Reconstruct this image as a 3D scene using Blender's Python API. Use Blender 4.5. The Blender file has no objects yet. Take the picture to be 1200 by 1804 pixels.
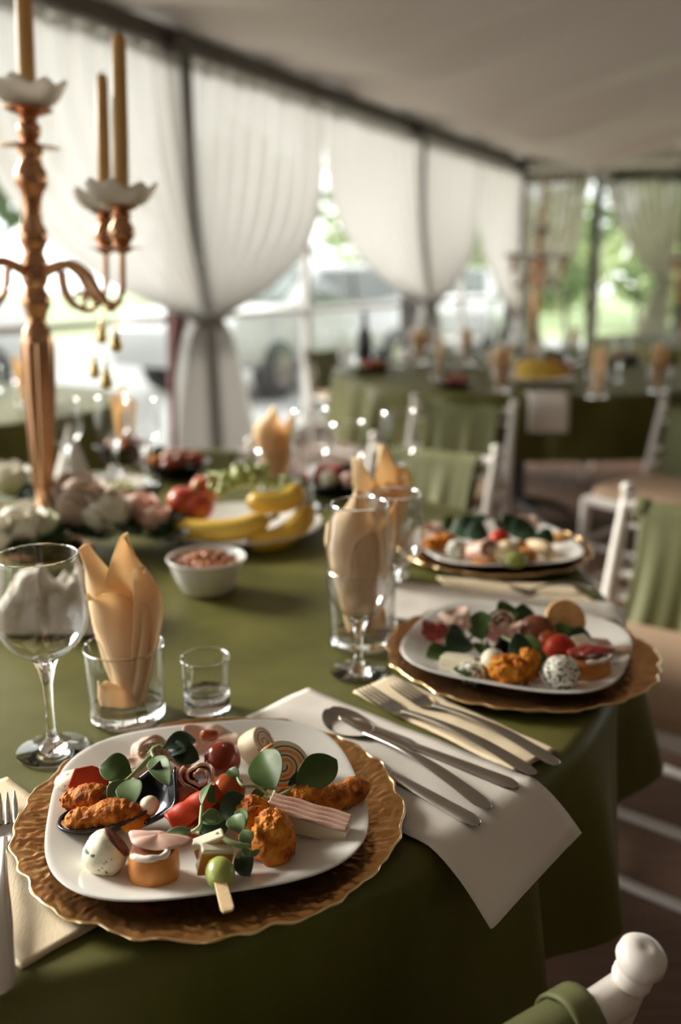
import bpy, math, random
from mathutils import Vector, Matrix, noise
random.seed(7)
S = bpy.context.scene
COL = S.collection
R = math.radians
PI = math.pi

# ---------------------------------------------------------------- camera
CAM_Z = 1.2
PITCH = R(14.51)
FPX, CX, CY = 1603.6, 600.0, 902.0
cam = bpy.data.cameras.new('camera')
cam.sensor_fit = 'VERTICAL'
cam.sensor_height = 36.0
cam.lens = 32.0
cam.clip_start = 0.02
cam.dof.use_dof = True
cam.dof.focus_distance = 0.735
cam.dof.aperture_fstop = 2.7
camo = bpy.data.objects.new('camera', cam)
camo.location = (0, 0, CAM_Z)
camo.rotation_euler = (R(90) - PITCH, 0, 0)
COL.objects.link(camo)
S.camera = camo

# ---------------------------------------------------------------- sky and exposure
world = bpy.data.worlds.new('overcast_sky')
world.use_nodes = True
S.world = world
bg = world.node_tree.nodes['Background']
bg.inputs['Color'].default_value = (0.97, 0.985, 1.0, 1)
bg.inputs['Strength'].default_value = 2.6
S.view_settings.view_transform = 'Standard'
S.view_settings.look = 'None'
S.view_settings.exposure = 0.66
S.view_settings.gamma = 1.0
S.view_settings.use_curve_mapping = False
S.cycles.use_denoising = True
S.cycles.max_bounces = 14
S.cycles.diffuse_bounces = 5
S.cycles.glossy_bounces = 4
S.cycles.transmission_bounces = 14
S.cycles.transparent_max_bounces = 40
S.cycles.sample_clamp_indirect = 4.0
S.cycles.caustics_reflective = False

sun = bpy.data.lights.new('sun', 'SUN')
sun.energy = 7.0
sun.angle = R(22)
sun.color = (1.0, 0.94, 0.86)
suno = bpy.data.objects.new('sun', sun)
COL.objects.link(suno)
suno.rotation_euler = Vector((0.80, -0.42, -0.40)).to_track_quat('-Z', 'Y').to_euler()

# ---------------------------------------------------------------- helpers
_s, _c = math.sin(PITCH), math.cos(PITCH)


def at(px, py, z):
    """point of the horizontal plane at height z seen at photo pixel px, py"""
    u, v = (px - CX) / FPX, (py - CY) / FPX
    d = (u, _c - v * _s, -(_s + v * _c))
    t = (z - CAM_Z) / d[2]
    return Vector((d[0] * t, d[1] * t, z))


def deep(px, py, y):
    """point at distance y in front of the camera"""
    u, v = (px - CX) / FPX, (py - CY) / FPX
    d = (u, _c - v * _s, -(_s + v * _c))
    t = y / d[1]
    return Vector((d[0] * t, y, CAM_Z + d[2] * t))


class MB:
    def __init__(self):
        self.v, self.f = [], []

    def add(self, verts, faces):
        b = len(self.v)
        self.v += [Vector(p) for p in verts]
        self.f += [tuple(i + b for i in q) for q in faces]
        return self

    def box(self, c, s, rot=None):
        x, y, z = s[0] / 2, s[1] / 2, s[2] / 2
        vs = [Vector((i, j, k)) for i in (-x, x) for j in (-y, y) for k in (-z, z)]
        if rot is not None:
            vs = [rot @ p for p in vs]
        vs = [p + Vector(c) for p in vs]
        return self.add(vs, [(0, 1, 3, 2), (4, 6, 7, 5), (0, 4, 5, 1), (2, 3, 7, 6), (0, 2, 6, 4), (1, 5, 7, 3)])

    def grid(self, fn, nu, nv, wrap=False):
        vs, fs = [], []
        for j in range(nv + 1):
            for i in range(nu if wrap else nu + 1):
                vs.append(Vector(fn(i / nu, j / nv)))
        w = nu if wrap else nu + 1
        for j in range(nv):
            for i in range(nu):
                a = j * w + i
                b = j * w + (i + 1) % w
                fs.append((a, b, b + w, a + w))
        return self.add(vs, fs)

    def lathe(self, prof, seg=32, c=(0, 0, 0), scallop=None):
        c = Vector(c)
        b0 = len(self.v)
        vs, fs, rows = [], [], []
        for k, (r, z) in enumerate(prof):
            if r < 1e-6:
                rows.append([len(vs)])
                vs.append(c + Vector((0, 0, z)))
            else:
                row = []
                for i in range(seg):
                    a = 2 * PI * i / seg
                    m = scallop(a, k) if scallop else 1.0
                    row.append(len(vs))
                    vs.append(c + Vector((r * m * math.cos(a), r * m * math.sin(a), z)))
                rows.append(row)
        for a, b in zip(rows[:-1], rows[1:]):
            for i in range(seg):
                i2 = (i + 1) % seg
                if len(a) == 1 and len(b) == 1:
                    break
                if len(a) == 1:
                    fs.append((a[0], b[i2], b[i]))
                elif len(b) == 1:
                    fs.append((a[i], a[i2], b[0]))
                else:
                    fs.append((a[i], a[i2], b[i2], b[i]))
        return self.add(vs, fs)

    def tube(self, path, rad, seg=10, flat=1.0, up=(0, 0, 1), rough=0.0, freq=60, seed=0):
        path = [Vector(p) for p in path]
        n = len(path)
        if not isinstance(rad, (list, tuple)):
            rad = [rad] * n
        vs, fs = [], []
        for k, p in enumerate(path):
            d = (path[min(k + 1, n - 1)] - path[max(k - 1, 0)]).normalized()
            u = Vector(up)
            if abs(d.dot(u)) > 0.95:
                u = Vector((1, 0, 0))
            x = d.cross(u).normalized()
            y = x.cross(d).normalized()
            for i in range(seg):
                a = 2 * PI * i / seg
                q = x * math.cos(a) + y * math.sin(a) * flat
                r = rad[k]
                pt = p + q * r
                if rough:
                    pt += q * rough * noise.fractal((pt + Vector((seed, seed * 2, 0))) * freq, 0.6, 2.0, 4) 
                vs.append(pt)
        for k in range(n - 1):
            for i in range(seg):
                a, b = k * seg + i, k * seg + (i + 1) % seg
                fs.append((a, b, b + seg, a + seg))
        fs.append(tuple(range(seg))[::-1])
        fs.append(tuple((n - 1) * seg + i for i in range(seg)))
        return self.add(vs, fs)

    def blob(self, c, r, rot=None, rough=0.0, freq=40, seed=0, nu=24, nv=14, pw=1.0, oct=4):
        """ellipsoid (pw<1 makes it boxier) with noisy relief"""
        c = Vector(c)
        if not isinstance(r, (list, tuple, Vector)):
            r = (r, r, r)
        sg = lambda x: math.copysign(abs(x) ** pw, x)
        vs, fs, rows = [], [], []
        for j in range(nv + 1):
            ph = -PI / 2 + PI * j / nv
            row = []
            for i in range(nu if 0 < j < nv else 1):
                th = 2 * PI * i / nu
                q = Vector((sg(math.cos(ph)) * sg(math.cos(th)), sg(math.cos(ph)) * sg(math.sin(th)), sg(math.sin(ph)))) if 0 < j < nv else Vector((0, 0, math.copysign(1, ph)))
                p = Vector((q.x * r[0], q.y * r[1], q.z * r[2]))
                if rough:
                    p += q.normalized() * rough * noise.fractal((p + Vector((seed * 1.7, seed, seed * 3.1))) * freq, 0.6, 2.0, oct)
                if rot is not None:
                    p = rot @ p
                row.append(len(vs))
                vs.append(p + c)
            rows.append(row)
        for a, b in zip(rows[:-1], rows[1:]):
            for i in range(nu):
                i2 = (i + 1) % nu
                if len(a) == 1:
                    fs.append((a[0], b[i2], b[i]))
                elif len(b) == 1:
                    fs.append((a[i], a[i2], b[0]))
                else:
                    fs.append((a[i], a[i2], b[i2], b[i]))
        return self.add(vs, fs)

    def prism(self, poly, h, rot=None, c=(0, 0, 0)):
        n = len(poly)
        vs = [Vector((p[0], p[1], 0)) for p in poly] + [Vector((p[0], p[1], h)) for p in poly]
        if rot is not None:
            vs = [rot @ p for p in vs]
        vs = [p + Vector(c) for p in vs]
        return self.add(vs, [tuple(range(n))[::-1], tuple(range(n, 2 * n))] + [(i, (i + 1) % n, n + (i + 1) % n, n + i) for i in range(n)])

    def leaf(self, base, tip, width, up=(0, 0, 1), cup=0.25, arch=0.15, shape=1.0, nu=6, nv=9):
        base, tip = Vector(base), Vector(tip)
        d = tip - base
        L = d.length
        d = d / L
        up = Vector(up)
        x = d.cross(up)
        x = x.normalized() if x.length > 1e-4 else Vector((1, 0, 0))
        n = x.cross(d).normalized()

        def fn(u, v):
            w = width * (math.sin(PI * v ** (0.62 * shape + 0.35)) ** 0.7 * 0.62 + 0.03 * (1 - v))
            s = (u - 0.5) * 2
            return base + d * (v * L) + x * (s * w) + n * (cup * abs(s) ** 1.5 * w + arch * L * math.sin(PI * v)
                                                           + 0.03 * w * math.sin(9 * v + 2 * s))
        return self.grid(fn, nu, nv)

    def build(self, name, mat, parent=None, smooth=True, solid=0.0, bevel=0.0, sub=0, loc=None):
        off = Vector(parent.location) if (parent is not None and parent.get('_w')) else Vector((0, 0, 0))
        p = parent
        while p is not None and p.parent is not None:
            p = p.parent
            if p.get('_w'):
                off += Vector(p.location)
        if parent is not None and parent.type == 'MESH' and parent.get('_o') is not None:
            pass
        vs = [v - off for v in self.v]
        if loc is None and parent is None:
            lo = Vector((min(v.x for v in vs) + max(v.x for v in vs), min(v.y for v in vs) + max(v.y for v in vs), 2 * min(v.z for v in vs))) / 2
            loc = lo
        if parent is None:
            vs = [v - Vector(loc) for v in vs]
        me = bpy.data.meshes.new(name)
        me.from_pydata([tuple(v) for v in vs], [], self.f)
        me.update()
        o = bpy.data.objects.new(name, me)
        COL.objects.link(o)
        if parent is not None:
            o.parent = parent
        else:
            o.location = loc
        if mat:
            me.materials.append(mat)
        if smooth:
            for q in me.polygons:
                q.use_smooth = True
            try:
                me.set_sharp_from_angle(angle=R(50))
            except Exception:
                pass
        if solid:
            m = o.modifiers.new('solid', 'SOLIDIFY')
            m.thickness = solid
            m.offset = 0
        if bevel:
            m = o.modifiers.new('bevel', 'BEVEL')
            m.width = bevel
            m.segments = 2
            m.limit_method = 'ANGLE'
        if sub:
            m = o.modifiers.new('sub', 'SUBSURF')
            m.levels = m.render_levels = sub
        return o


def tag(o, label=None, cat=None, group=None, kind=None):
    if label:
        o['label'] = label
    if cat:
        o['category'] = cat
    if group:
        o['group'] = group
    if kind:
        o['kind'] = kind
    return o


def thing(name, label, cat, loc=(0, 0, 0), rz=0.0, group=None, world_parts=False):
    o = bpy.data.objects.new(name, None)
    COL.objects.link(o)
    o.empty_display_size = 0.05
    o.location = loc
    o.rotation_euler = (0, 0, rz)
    if world_parts:
        o['_w'] = 1
    return tag(o, label, cat, group)


def solo(mb, name, mat, label, cat, group=None, **k):
    return tag(mb.build(name, mat, **k), label, cat, group)


KIDS = {}


def kids(o):
    return [c for c in S.objects if c.parent is o]


def dup(root, loc, rz=0.0, label=None, group=None, scale=None, rot=None):
    def cp(o, par):
        c = o.copy()
        COL.objects.link(c)
        c.parent = par
        for ch in kids(o):
            cp(ch, c)
        return c
    r = cp(root, None)
    r.location = loc
    r.rotation_euler = rot if rot else (0, 0, rz)
    if scale:
        r.scale = (scale,) * 3
    if label:
        r['label'] = label
    if group:
        r['group'] = group
    return r


# ---------------------------------------------------------------- materials
def mat(name, col, rough=0.5, metal=0.0, col2=None, nscale=20.0, stretch=(1, 1, 1), bump=0.0, bscale=None, bdist=0.002,
        ramp=None, sss=0.0, coat=0.0, sheen=0.0, spec=0.5, trans=0.0, detail=4.0, bstretch=None):
    m = bpy.data.materials.new(name)
    m.use_nodes = True
    nt = m.node_tree
    b = nt.nodes['Principled BSDF']
    b.inputs['Base Color'].default_value = (*col, 1)
    b.inputs['Roughness'].default_value = rough
    b.inputs['Metallic'].default_value = metal
    b.inputs['Specular IOR Level'].default_value = spec
    if sss:
        b.inputs['Subsurface Weight'].default_value = sss
        b.inputs['Subsurface Radius'].default_value = (0.006, 0.004, 0.002)
    if coat:
        b.inputs['Coat Weight'].default_value = coat
        b.inputs['Coat Roughness'].default_value = 0.1
    if sheen:
        b.inputs['Sheen Weight'].default_value = sheen
    tc = nt.nodes.new('ShaderNodeTexCoord')

    def noisy(scale, st):
        mp = nt.nodes.new('ShaderNodeMapping')
        mp.inputs['Scale'].default_value = st
        nt.links.new(tc.outputs['Object'], mp.inputs['Vector'])
        n = nt.nodes.new('ShaderNodeTexNoise')
        n.inputs['Scale'].default_value = scale
        n.inputs['Detail'].default_value = detail
        nt.links.new(mp.outputs['Vector'], n.inputs['Vector'])
        return n
    if col2 or ramp:
        n = noisy(nscale, stretch)
        cr = nt.nodes.new('ShaderNodeValToRGB')
        e = cr.color_ramp.elements
        stops = ramp or [(0.35, col), (0.65, col2)]
        e[0].position, e[0].color = stops[0][0], (*stops[0][1], 1)
        e[1].position, e[1].color = stops[-1][0], (*stops[-1][1], 1)
        for p, c in stops[1:-1]:
            k = e.new(p)
            k.color = (*c, 1)
        nt.links.new(n.outputs['Fac'], cr.inputs['Fac'])
        nt.links.new(cr.outputs['Color'], b.inputs['Base Color'])
    if bump:
        n = noisy(bscale or nscale, bstretch or stretch)
        bp = nt.nodes.new('ShaderNodeBump')
        bp.inputs['Strength'].default_value = bump
        bp.inputs['Distance'].default_value = bdist
        nt.links.new(n.outputs['Fac'], bp.inputs['Height'])
        nt.links.new(bp.outputs['Normal'], b.inputs['Normal'])
    if trans:      # thin cloth or leaf that lets light through
        t = nt.nodes.new('ShaderNodeBsdfTranslucent')
        src = b.inputs['Base Color']
        if src.is_linked:
            nt.links.new(src.links[0].from_socket, t.inputs['Color'])
        else:
            t.inputs['Color'].default_value = (*col, 1)
        mx = nt.nodes.new('ShaderNodeMixShader')
        mx.inputs[0].default_value = trans
        nt.links.new(b.outputs[0], mx.inputs[1])
        nt.links.new(t.outputs[0], mx.inputs[2])
        nt.links.new(mx.outputs[0], nt.nodes['Material Output'].inputs['Surface'])
    return m


def glass_mat(name, col=(1, 1, 1), rough=0.0):
    m = bpy.data.materials.new(name)
    m.use_nodes = True
    b = m.node_tree.nodes['Principled BSDF']
    b.inputs['Base Color'].default_value = (*col, 1)
    b.inputs['Roughness'].default_value = rough
    b.inputs['IOR'].default_value = 1.5
    b.inputs['Transmission Weight'].default_value = 1.0
    return m


def sheer_mat(name, col, clear, trans=0.55):
    """woven sheer cloth: diffuse + translucent threads with open gaps"""
    m = bpy.data.materials.new(name)
    m.use_nodes = True
    nt = m.node_tree
    nt.nodes.remove(nt.nodes['Principled BSDF'])
    d = nt.nodes.new('ShaderNodeBsdfDiffuse')
    t = nt.nodes.new('ShaderNodeBsdfTranslucent')
    d.inputs['Color'].default_value = (*col, 1)
    t.inputs['Color'].default_value = (*col, 1)
    tp = nt.nodes.new('ShaderNodeBsdfTransparent')
    m1, m2 = nt.nodes.new('ShaderNodeMixShader'), nt.nodes.new('ShaderNodeMixShader')
    m1.inputs[0].default_value = trans
    m2.inputs[0].default_value = clear
    nt.links.new(d.outputs[0], m1.inputs[1])
    nt.links.new(t.outputs[0], m1.inputs[2])
    nt.links.new(m1.outputs[0], m2.inputs[1])
    nt.links.new(tp.outputs[0], m2.inputs[2])
    nt.links.new(m2.outputs[0], nt.nodes['Material Output'].inputs['Surface'])
    return m


def pane_mat(name):
    m = bpy.data.materials.new(name)
    m.use_nodes = True
    nt = m.node_tree
    nt.nodes.remove(nt.nodes['Principled BSDF'])
    g = nt.nodes.new('ShaderNodeBsdfGlossy')
    g.inputs['Roughness'].default_value = 0.05
    tp = nt.nodes.new('ShaderNodeBsdfTransparent')
    tp.inputs['Color'].default_value = (0.95, 0.96, 0.95, 1)
    fr = nt.nodes.new('ShaderNodeLayerWeight')
    fr.inputs['Blend'].default_value = 0.12
    mu = nt.nodes.new('ShaderNodeMath')
    mu.operation = 'MULTIPLY'
    mu.inputs[1].default_value = 0.35
    nt.links.new(fr.outputs['Facing'], mu.inputs[0])
    mx = nt.nodes.new('ShaderNodeMixShader')
    nt.links.new(mu.outputs[0], mx.inputs[0])
    nt.links.new(tp.outputs[0], mx.inputs[1])
    nt.links.new(g.outputs[0], mx.inputs[2])
    nt.links.new(mx.outputs[0], nt.nodes['Material Output'].inputs['Surface'])
    return m


def thin_glass(name):
    """thin blown wall: see-through with a mirror sheen that grows towards the silhouette"""
    m = bpy.data.materials.new(name)
    m.use_nodes = True
    nt = m.node_tree
    nt.nodes.remove(nt.nodes['Principled BSDF'])
    g = nt.nodes.new('ShaderNodeBsdfGlossy')
    g.inputs['Roughness'].default_value = 0.02
    tp = nt.nodes.new('ShaderNodeBsdfTransparent')
    tp.inputs['Color'].default_value = (0.965, 0.965, 0.96, 1)
    lw = nt.nodes.new('ShaderNodeLayerWeight')
    lw.inputs['Blend'].default_value = 0.5
    pw = nt.nodes.new('ShaderNodeMath')
    pw.operation = 'POWER'
    pw.inputs[1].default_value = 3.2
    nt.links.new(lw.outputs['Facing'], pw.inputs[0])
    ma = nt.nodes.new('ShaderNodeMath')
    ma.operation = 'MULTIPLY_ADD'
    ma.inputs[1].default_value = 0.65
    ma.inputs[2].default_value = 0.035
    nt.links.new(pw.outputs[0], ma.inputs[0])
    mx = nt.nodes.new('ShaderNodeMixShader')
    nt.links.new(ma.outputs[0], mx.inputs[0])
    nt.links.new(tp.outputs[0], mx.inputs[1])
    nt.links.new(g.outputs[0], mx.inputs[2])
    nt.links.new(mx.outputs[0], nt.nodes['Material Output'].inputs['Surface'])
    return m


M = {}
M['roof'] = mat('roof_lining', (0.62, 0.565, 0.50), 0.8, trans=0.02)
M['wallcloth'] = mat('tent_wall_cloth', (0.50, 0.46, 0.41), 0.85, trans=0.08)
M['header'] = mat('header_cloth', (0.50, 0.46, 0.41), 0.85, trans=0.3)
M['curtain'] = sheer_mat('white_sheer_curtain', (0.50, 0.485, 0.46), 0.04, 0.42)
M['tancurtain'] = sheer_mat('tan_sheer_curtain', (0.46, 0.42, 0.34), 0.10, 0.4)
M['frame'] = mat('dark_tent_frame', (0.075, 0.06, 0.052), 0.5)
M['whiteframe'] = mat('white_frame', (0.72, 0.69, 0.65), 0.5)
M['pane'] = pane_mat('clear_plastic_pane')
M['floor'] = mat('brown_floor', (0.095, 0.048, 0.028), 0.6, col2=(0.145, 0.078, 0.048), nscale=6, stretch=(1, 12, 1), bump=0.1, spec=0.25)
M['gravel'] = mat('pale_gravel', (0.24, 0.24, 0.23), 0.9, col2=(0.30, 0.30, 0.29), nscale=3)
M['grass'] = mat('lawn', (0.16, 0.21, 0.09), 0.9, col2=(0.24, 0.29, 0.14), nscale=2)
M['cloth'] = mat('green_satin_cloth', (0.088, 0.084, 0.017), 0.5, col2=(0.132, 0.126, 0.032), nscale=9, stretch=(1, 1, 0.35), bump=0.25, bscale=7, bdist=0.012, spec=0.25)
M['cover'] = mat('green_chair_cloth', (0.145, 0.15, 0.055), 0.65, col2=(0.19, 0.195, 0.08), nscale=14, stretch=(1, 1, 0.25), trans=0.15)
M['gold'] = mat('gold_charger', (0.58, 0.27, 0.095), 0.32, 1.0, col2=(0.70, 0.38, 0.145), nscale=60, bump=0.25, bscale=220, bdist=0.001)
M['goldrim'] = mat('gold_rim', (0.92, 0.70, 0.40), 0.2, 1.0, bump=0.2, bscale=150, bdist=0.001)
M['copper'] = mat('rose_gold_metal', (0.60, 0.33, 0.19), 0.24, 1.0)
M['brass'] = mat('brass_drop', (0.80, 0.60, 0.26), 0.15, 1.0)
M['porcelain'] = mat('white_porcelain', (0.76, 0.735, 0.69), 0.18, spec=0.5, coat=0.2)
M['steel'] = mat('cutlery_steel', (0.46, 0.42, 0.385), 0.2, 1.0)
M['glass'] = glass_mat('clear_glass')
M['thinglass'] = thin_glass('thin_blown_glass')
M['frost'] = mat('frosted_glass', (0.84, 0.81, 0.76), 0.35, trans=0.6)
M['candle'] = mat('gold_wax', (0.66, 0.39, 0.13), 0.35)
M['wick'] = mat('wick', (0.05, 0.04, 0.03), 0.9)
M['whitenap'] = mat('white_napkin', (0.74, 0.68, 0.61), 0.85, bump=0.2, bscale=500, bdist=0.0006)
M['peach'] = mat('peach_napkin', (0.95, 0.77, 0.52), 0.8, trans=0.45, bump=0.15, bscale=400, bdist=0.0005)
M['cream'] = mat('cream_napkin', (0.80, 0.65, 0.44), 0.85, bump=0.35, bscale=260, bdist=0.001, bstretch=(4, 0.5, 1))
M['chair'] = mat('white_lacquer', (0.74, 0.69, 0.64), 0.32)
M['cushion'] = mat('tan_seat', (0.40, 0.27, 0.18), 0.8)
M['breaded'] = mat('breadcrumb_crust', (0.6, 0.25, 0.06), 0.55, ramp=[(0.3, (0.17, 0.036, 0.005)), (0.45, (0.48, 0.13, 0.012)), (0.6, (0.68, 0.23, 0.022)), (0.75, (0.82, 0.38, 0.06))], nscale=75, bump=0.7, bscale=420, bdist=0.003, spec=0.2)
M['breadlight'] = mat('bright_crust', (0.8, 0.4, 0.08), 0.5, ramp=[(0.3, (0.24, 0.05, 0.006)), (0.45, (0.66, 0.19, 0.012)), (0.7, (0.92, 0.40, 0.04))], nscale=90, bump=0.8, bscale=380, bdist=0.003, spec=0.25)
M['toast'] = mat('toasted_roll', (0.70, 0.29, 0.06), 0.4, ramp=[(0.3, (0.46, 0.14, 0.02)), (0.7, (0.76, 0.33, 0.07))], nscale=30, bump=0.15, bscale=120)
M['crumb'] = mat('bread_crumb', (0.80, 0.60, 0.34), 0.8, col2=(0.88, 0.74, 0.50), nscale=160, bump=0.4, bscale=200)
M['darkmeat'] = mat('dark_cured_meat', (0.11, 0.022, 0.014), 0.35, col2=(0.17, 0.04, 0.02), nscale=60)
M['black'] = mat('black_gloss_plastic', (0.008, 0.007, 0.010), 0.14, spec=0.6)
M['cheese'] = mat('pale_cheese', (0.80, 0.72, 0.53), 0.45, col2=(0.86, 0.79, 0.62), nscale=50, sss=0.1, bump=0.1, bscale=150)
M['herbcheese'] = mat('herb_cheese', (0.82, 0.78, 0.60), 0.4, ramp=[(0.30, (0.05, 0.085, 0.03)), (0.335, (0.80, 0.75, 0.56)), (0.8, (0.88, 0.83, 0.68))], nscale=190, stretch=(1, 0.45, 1), detail=1.0, bump=0.1)
M['blueveg'] = mat('herb_coated_cheese', (0.82, 0.78, 0.6), 0.5, ramp=[(0.43, (0.04, 0.07, 0.03)), (0.48, (0.82, 0.79, 0.68)), (0.8, (0.88, 0.84, 0.74))], nscale=230, detail=1.5)
M['creamwhite'] = mat('whipped_cream', (0.88, 0.83, 0.74), 0.4, sss=0.1)
M['ham'] = mat('pink_ham', (0.70, 0.40, 0.31), 0.42, col2=(0.80, 0.56, 0.45), nscale=45, stretch=(1, 4, 1), sss=0.1, trans=0.15)
M['palham'] = mat('pale_ham', (0.82, 0.66, 0.54), 0.45, col2=(0.72, 0.46, 0.37), nscale=70, trans=0.15)
M['hamtop'] = mat('ridged_ham', (0.72, 0.49, 0.39), 0.5, col2=(0.62, 0.36, 0.28), nscale=70)
M['salami'] = mat('salami', (0.34, 0.045, 0.04), 0.35, ramp=[(0.4, (0.30, 0.035, 0.03)), (0.62, (0.42, 0.08, 0.06)), (0.68, (0.75, 0.50, 0.40))], nscale=110)
M['fat'] = mat('salami_fat', (0.84, 0.64, 0.48), 0.4)
M['redpepper'] = mat('red_pepper', (0.42, 0.028, 0.010), 0.45, col2=(0.58, 0.07, 0.016), nscale=40, bump=0.25, bscale=90, spec=0.22)
M['driedtomato'] = mat('dried_tomato', (0.40, 0.03, 0.014), 0.3, col2=(0.26, 0.018, 0.01), nscale=60, bump=0.3)
M['tomato'] = mat('red_tomato', (0.17, 0.022, 0.010), 0.2, col2=(0.25, 0.038, 0.012), nscale=18, coat=0.1, spec=0.35)
M['tomatoor'] = mat('orange_red_tomato', (0.40, 0.085, 0.012), 0.2, col2=(0.22, 0.03, 0.010), nscale=25, coat=0.1, spec=0.35)
M['meatball'] = mat('meatball_brown', (0.30, 0.09, 0.03), 0.45, col2=(0.18, 0.045, 0.018), nscale=60, bump=0.4, bscale=120)
M['leaf'] = mat('salad_leaf', (0.066, 0.115, 0.028), 0.45, col2=(0.105, 0.165, 0.045), nscale=35, trans=0.25, spec=0.3)
M['leafpale'] = mat('grey_green_leaf', (0.12, 0.19, 0.075), 0.45, col2=(0.17, 0.25, 0.105), nscale=35, trans=0.25, spec=0.3)
M['leafdark'] = mat('dark_leaf', (0.012, 0.038, 0.014), 0.45, col2=(0.025, 0.065, 0.022), nscale=30, trans=0.12)
M['stem'] = mat('pale_stem', (0.28, 0.34, 0.14), 0.45, trans=0.1)
M['grape'] = mat('green_grape', (0.33, 0.38, 0.085), 0.28, col2=(0.42, 0.46, 0.14), nscale=30, sss=0.3, coat=0.15)
M['stick'] = mat('bamboo_stick', (0.82, 0.61, 0.35), 0.6, col2=(0.74, 0.52, 0.28), nscale=30, stretch=(8, 8, 0.5))
M['tortilla'] = mat('tortilla', (0.86, 0.76, 0.56), 0.6, col2=(0.80, 0.64, 0.40), nscale=60)
M['filling'] = mat('orange_filling', (0.72, 0.26, 0.04), 0.5)
M['greenfill'] = mat('dark_filling', (0.06, 0.08, 0.03), 0.5)
M['crackedbread'] = mat('cracker', (0.66, 0.32, 0.10), 0.6, col2=(0.78, 0.46, 0.18), nscale=60, bump=0.3)
M['banana'] = mat('banana_skin', (0.72, 0.45, 0.06), 0.45, ramp=[(0.3, (0.52, 0.29, 0.035)), (0.5, (0.74, 0.47, 0.06)), (0.8, (0.80, 0.55, 0.10))], nscale=14)
M['bananatip'] = mat('banana_tip', (0.20, 0.16, 0.04), 0.7)
M['apple'] = mat('apple_skin', (0.50, 0.045, 0.03), 0.35, ramp=[(0.38, (0.36, 0.022, 0.016)), (0.52, (0.56, 0.10, 0.03)), (0.66, (0.62, 0.40, 0.10))], nscale=11, spec=0.35)
M['nut'] = mat('roasted_nut', (0.44, 0.155, 0.05), 0.45, col2=(0.24, 0.075, 0.028), nscale=50)
M['rosewhite'] = mat('white_rose', (0.90, 0.86, 0.74), 0.6, trans=0.15)
M['rosegrey'] = mat('dusty_rose', (0.58, 0.44, 0.35), 0.7, trans=0.1)
M['rosepink'] = mat('blush_flower', (0.82, 0.56, 0.46), 0.6, trans=0.15)
M['rosegreen'] = mat('green_flower', (0.74, 0.74, 0.52), 0.6, trans=0.15)
M['carwhite'] = mat('white_car_paint', (0.42, 0.42, 0.41), 0.25, coat=0.5)
M['carglass'] = mat('dark_car_glass', (0.05, 0.065, 0.055), 0.08)
M['tyre'] = mat('tyre_rubber', (0.04, 0.045, 0.045), 0.7)
M['bark'] = mat('bark', (0.11, 0.085, 0.06), 0.9, bump=0.5, bscale=30)
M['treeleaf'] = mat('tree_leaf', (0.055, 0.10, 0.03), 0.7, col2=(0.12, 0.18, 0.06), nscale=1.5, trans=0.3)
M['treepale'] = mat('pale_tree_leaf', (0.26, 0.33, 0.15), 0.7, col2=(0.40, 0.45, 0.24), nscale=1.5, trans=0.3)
M['bottle'] = mat('dark_bottle_glass', (0.03, 0.018, 0.025), 0.1)
M['redwood'] = mat('red_brown_wood', (0.20, 0.045, 0.025), 0.5, col2=(0.13, 0.03, 0.018), nscale=10)
M['tablewood'] = mat('table_wood', (0.20, 0.12, 0.07), 0.6)
M['juice'] = mat('orange_filled', (0.75, 0.40, 0.12), 0.4)

# ---------------------------------------------------------------- tent shell
O = Vector((-0.98, 5.53, 0))
WD = Vector((math.sin(R(27.6)), math.cos(R(27.6)), 0))
WN = Vector((WD.y, -WD.x, 0))
EAVE = 2.42
S0, S1, DW = -11.0, 7.1, 9.0


def W(s, d, z):
    return O + WD * (s * 0.931) + WN * d + Vector((0, 0, z))


def Bk(t, d, z):        # back wall: t along it from the left corner, d out of the tent
    return W(S1 + d, t, z)


def struct(mb, name, m, **k):
    return tag(mb.build(name, m, loc=(0, 0, 0), **k), kind='structure')


def wbox(mb, s0, s1, d0, d1, z0, z1):
    p = [W(s, d, z) for s in (s0, s1) for d in (d0, d1) for z in (z0, z1)]
    return mb.add(p, [(0, 1, 3, 2), (4, 6, 7, 5), (0, 4, 5, 1), (2, 3, 7, 6), (0, 2, 6, 4), (1, 5, 7, 3)])


struct(wbox(MB(), S0 - 0.2, S1 + 0.2, -0.2, DW + 0.2, -0.12, 0.0), 'floor', M['floor'], smooth=False)


def ceil_fn(u, v):
    s = S0 - 0.3 + (S1 - S0 + 0.5) * u
    d = -0.15 + (DW + 0.3) * v
    ridge = EAVE + 0.13 + 0.95 * (1 - abs(d - DW / 2) / (DW / 2 + 0.15)) ** 0.9
    ph = (s - S1) / 1.83
    sag = abs(math.sin(PI * ph)) ** 0.9
    wr = 0.26 * abs(math.sin(s * 3.1 + 0.5 * math.sin(d * 0.9) + 0.4 * math.sin(s * 1.7))) + 0.05 * math.sin(s * 11 + d) + 0.05 * noise.noise(Vector((s * 2.2, d * 0.5, 3)))
    k = min(1.0, d / 1.2 + 0.1) if d > 0 else 0.1
    k = min(k, max(0.1, (DW - d) / 1.2))
    return W(s, d, ridge - (0.30 * sag + wr) * k)


struct(MB().grid(ceil_fn, 300, 40), 'ceiling', M['roof'])

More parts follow.
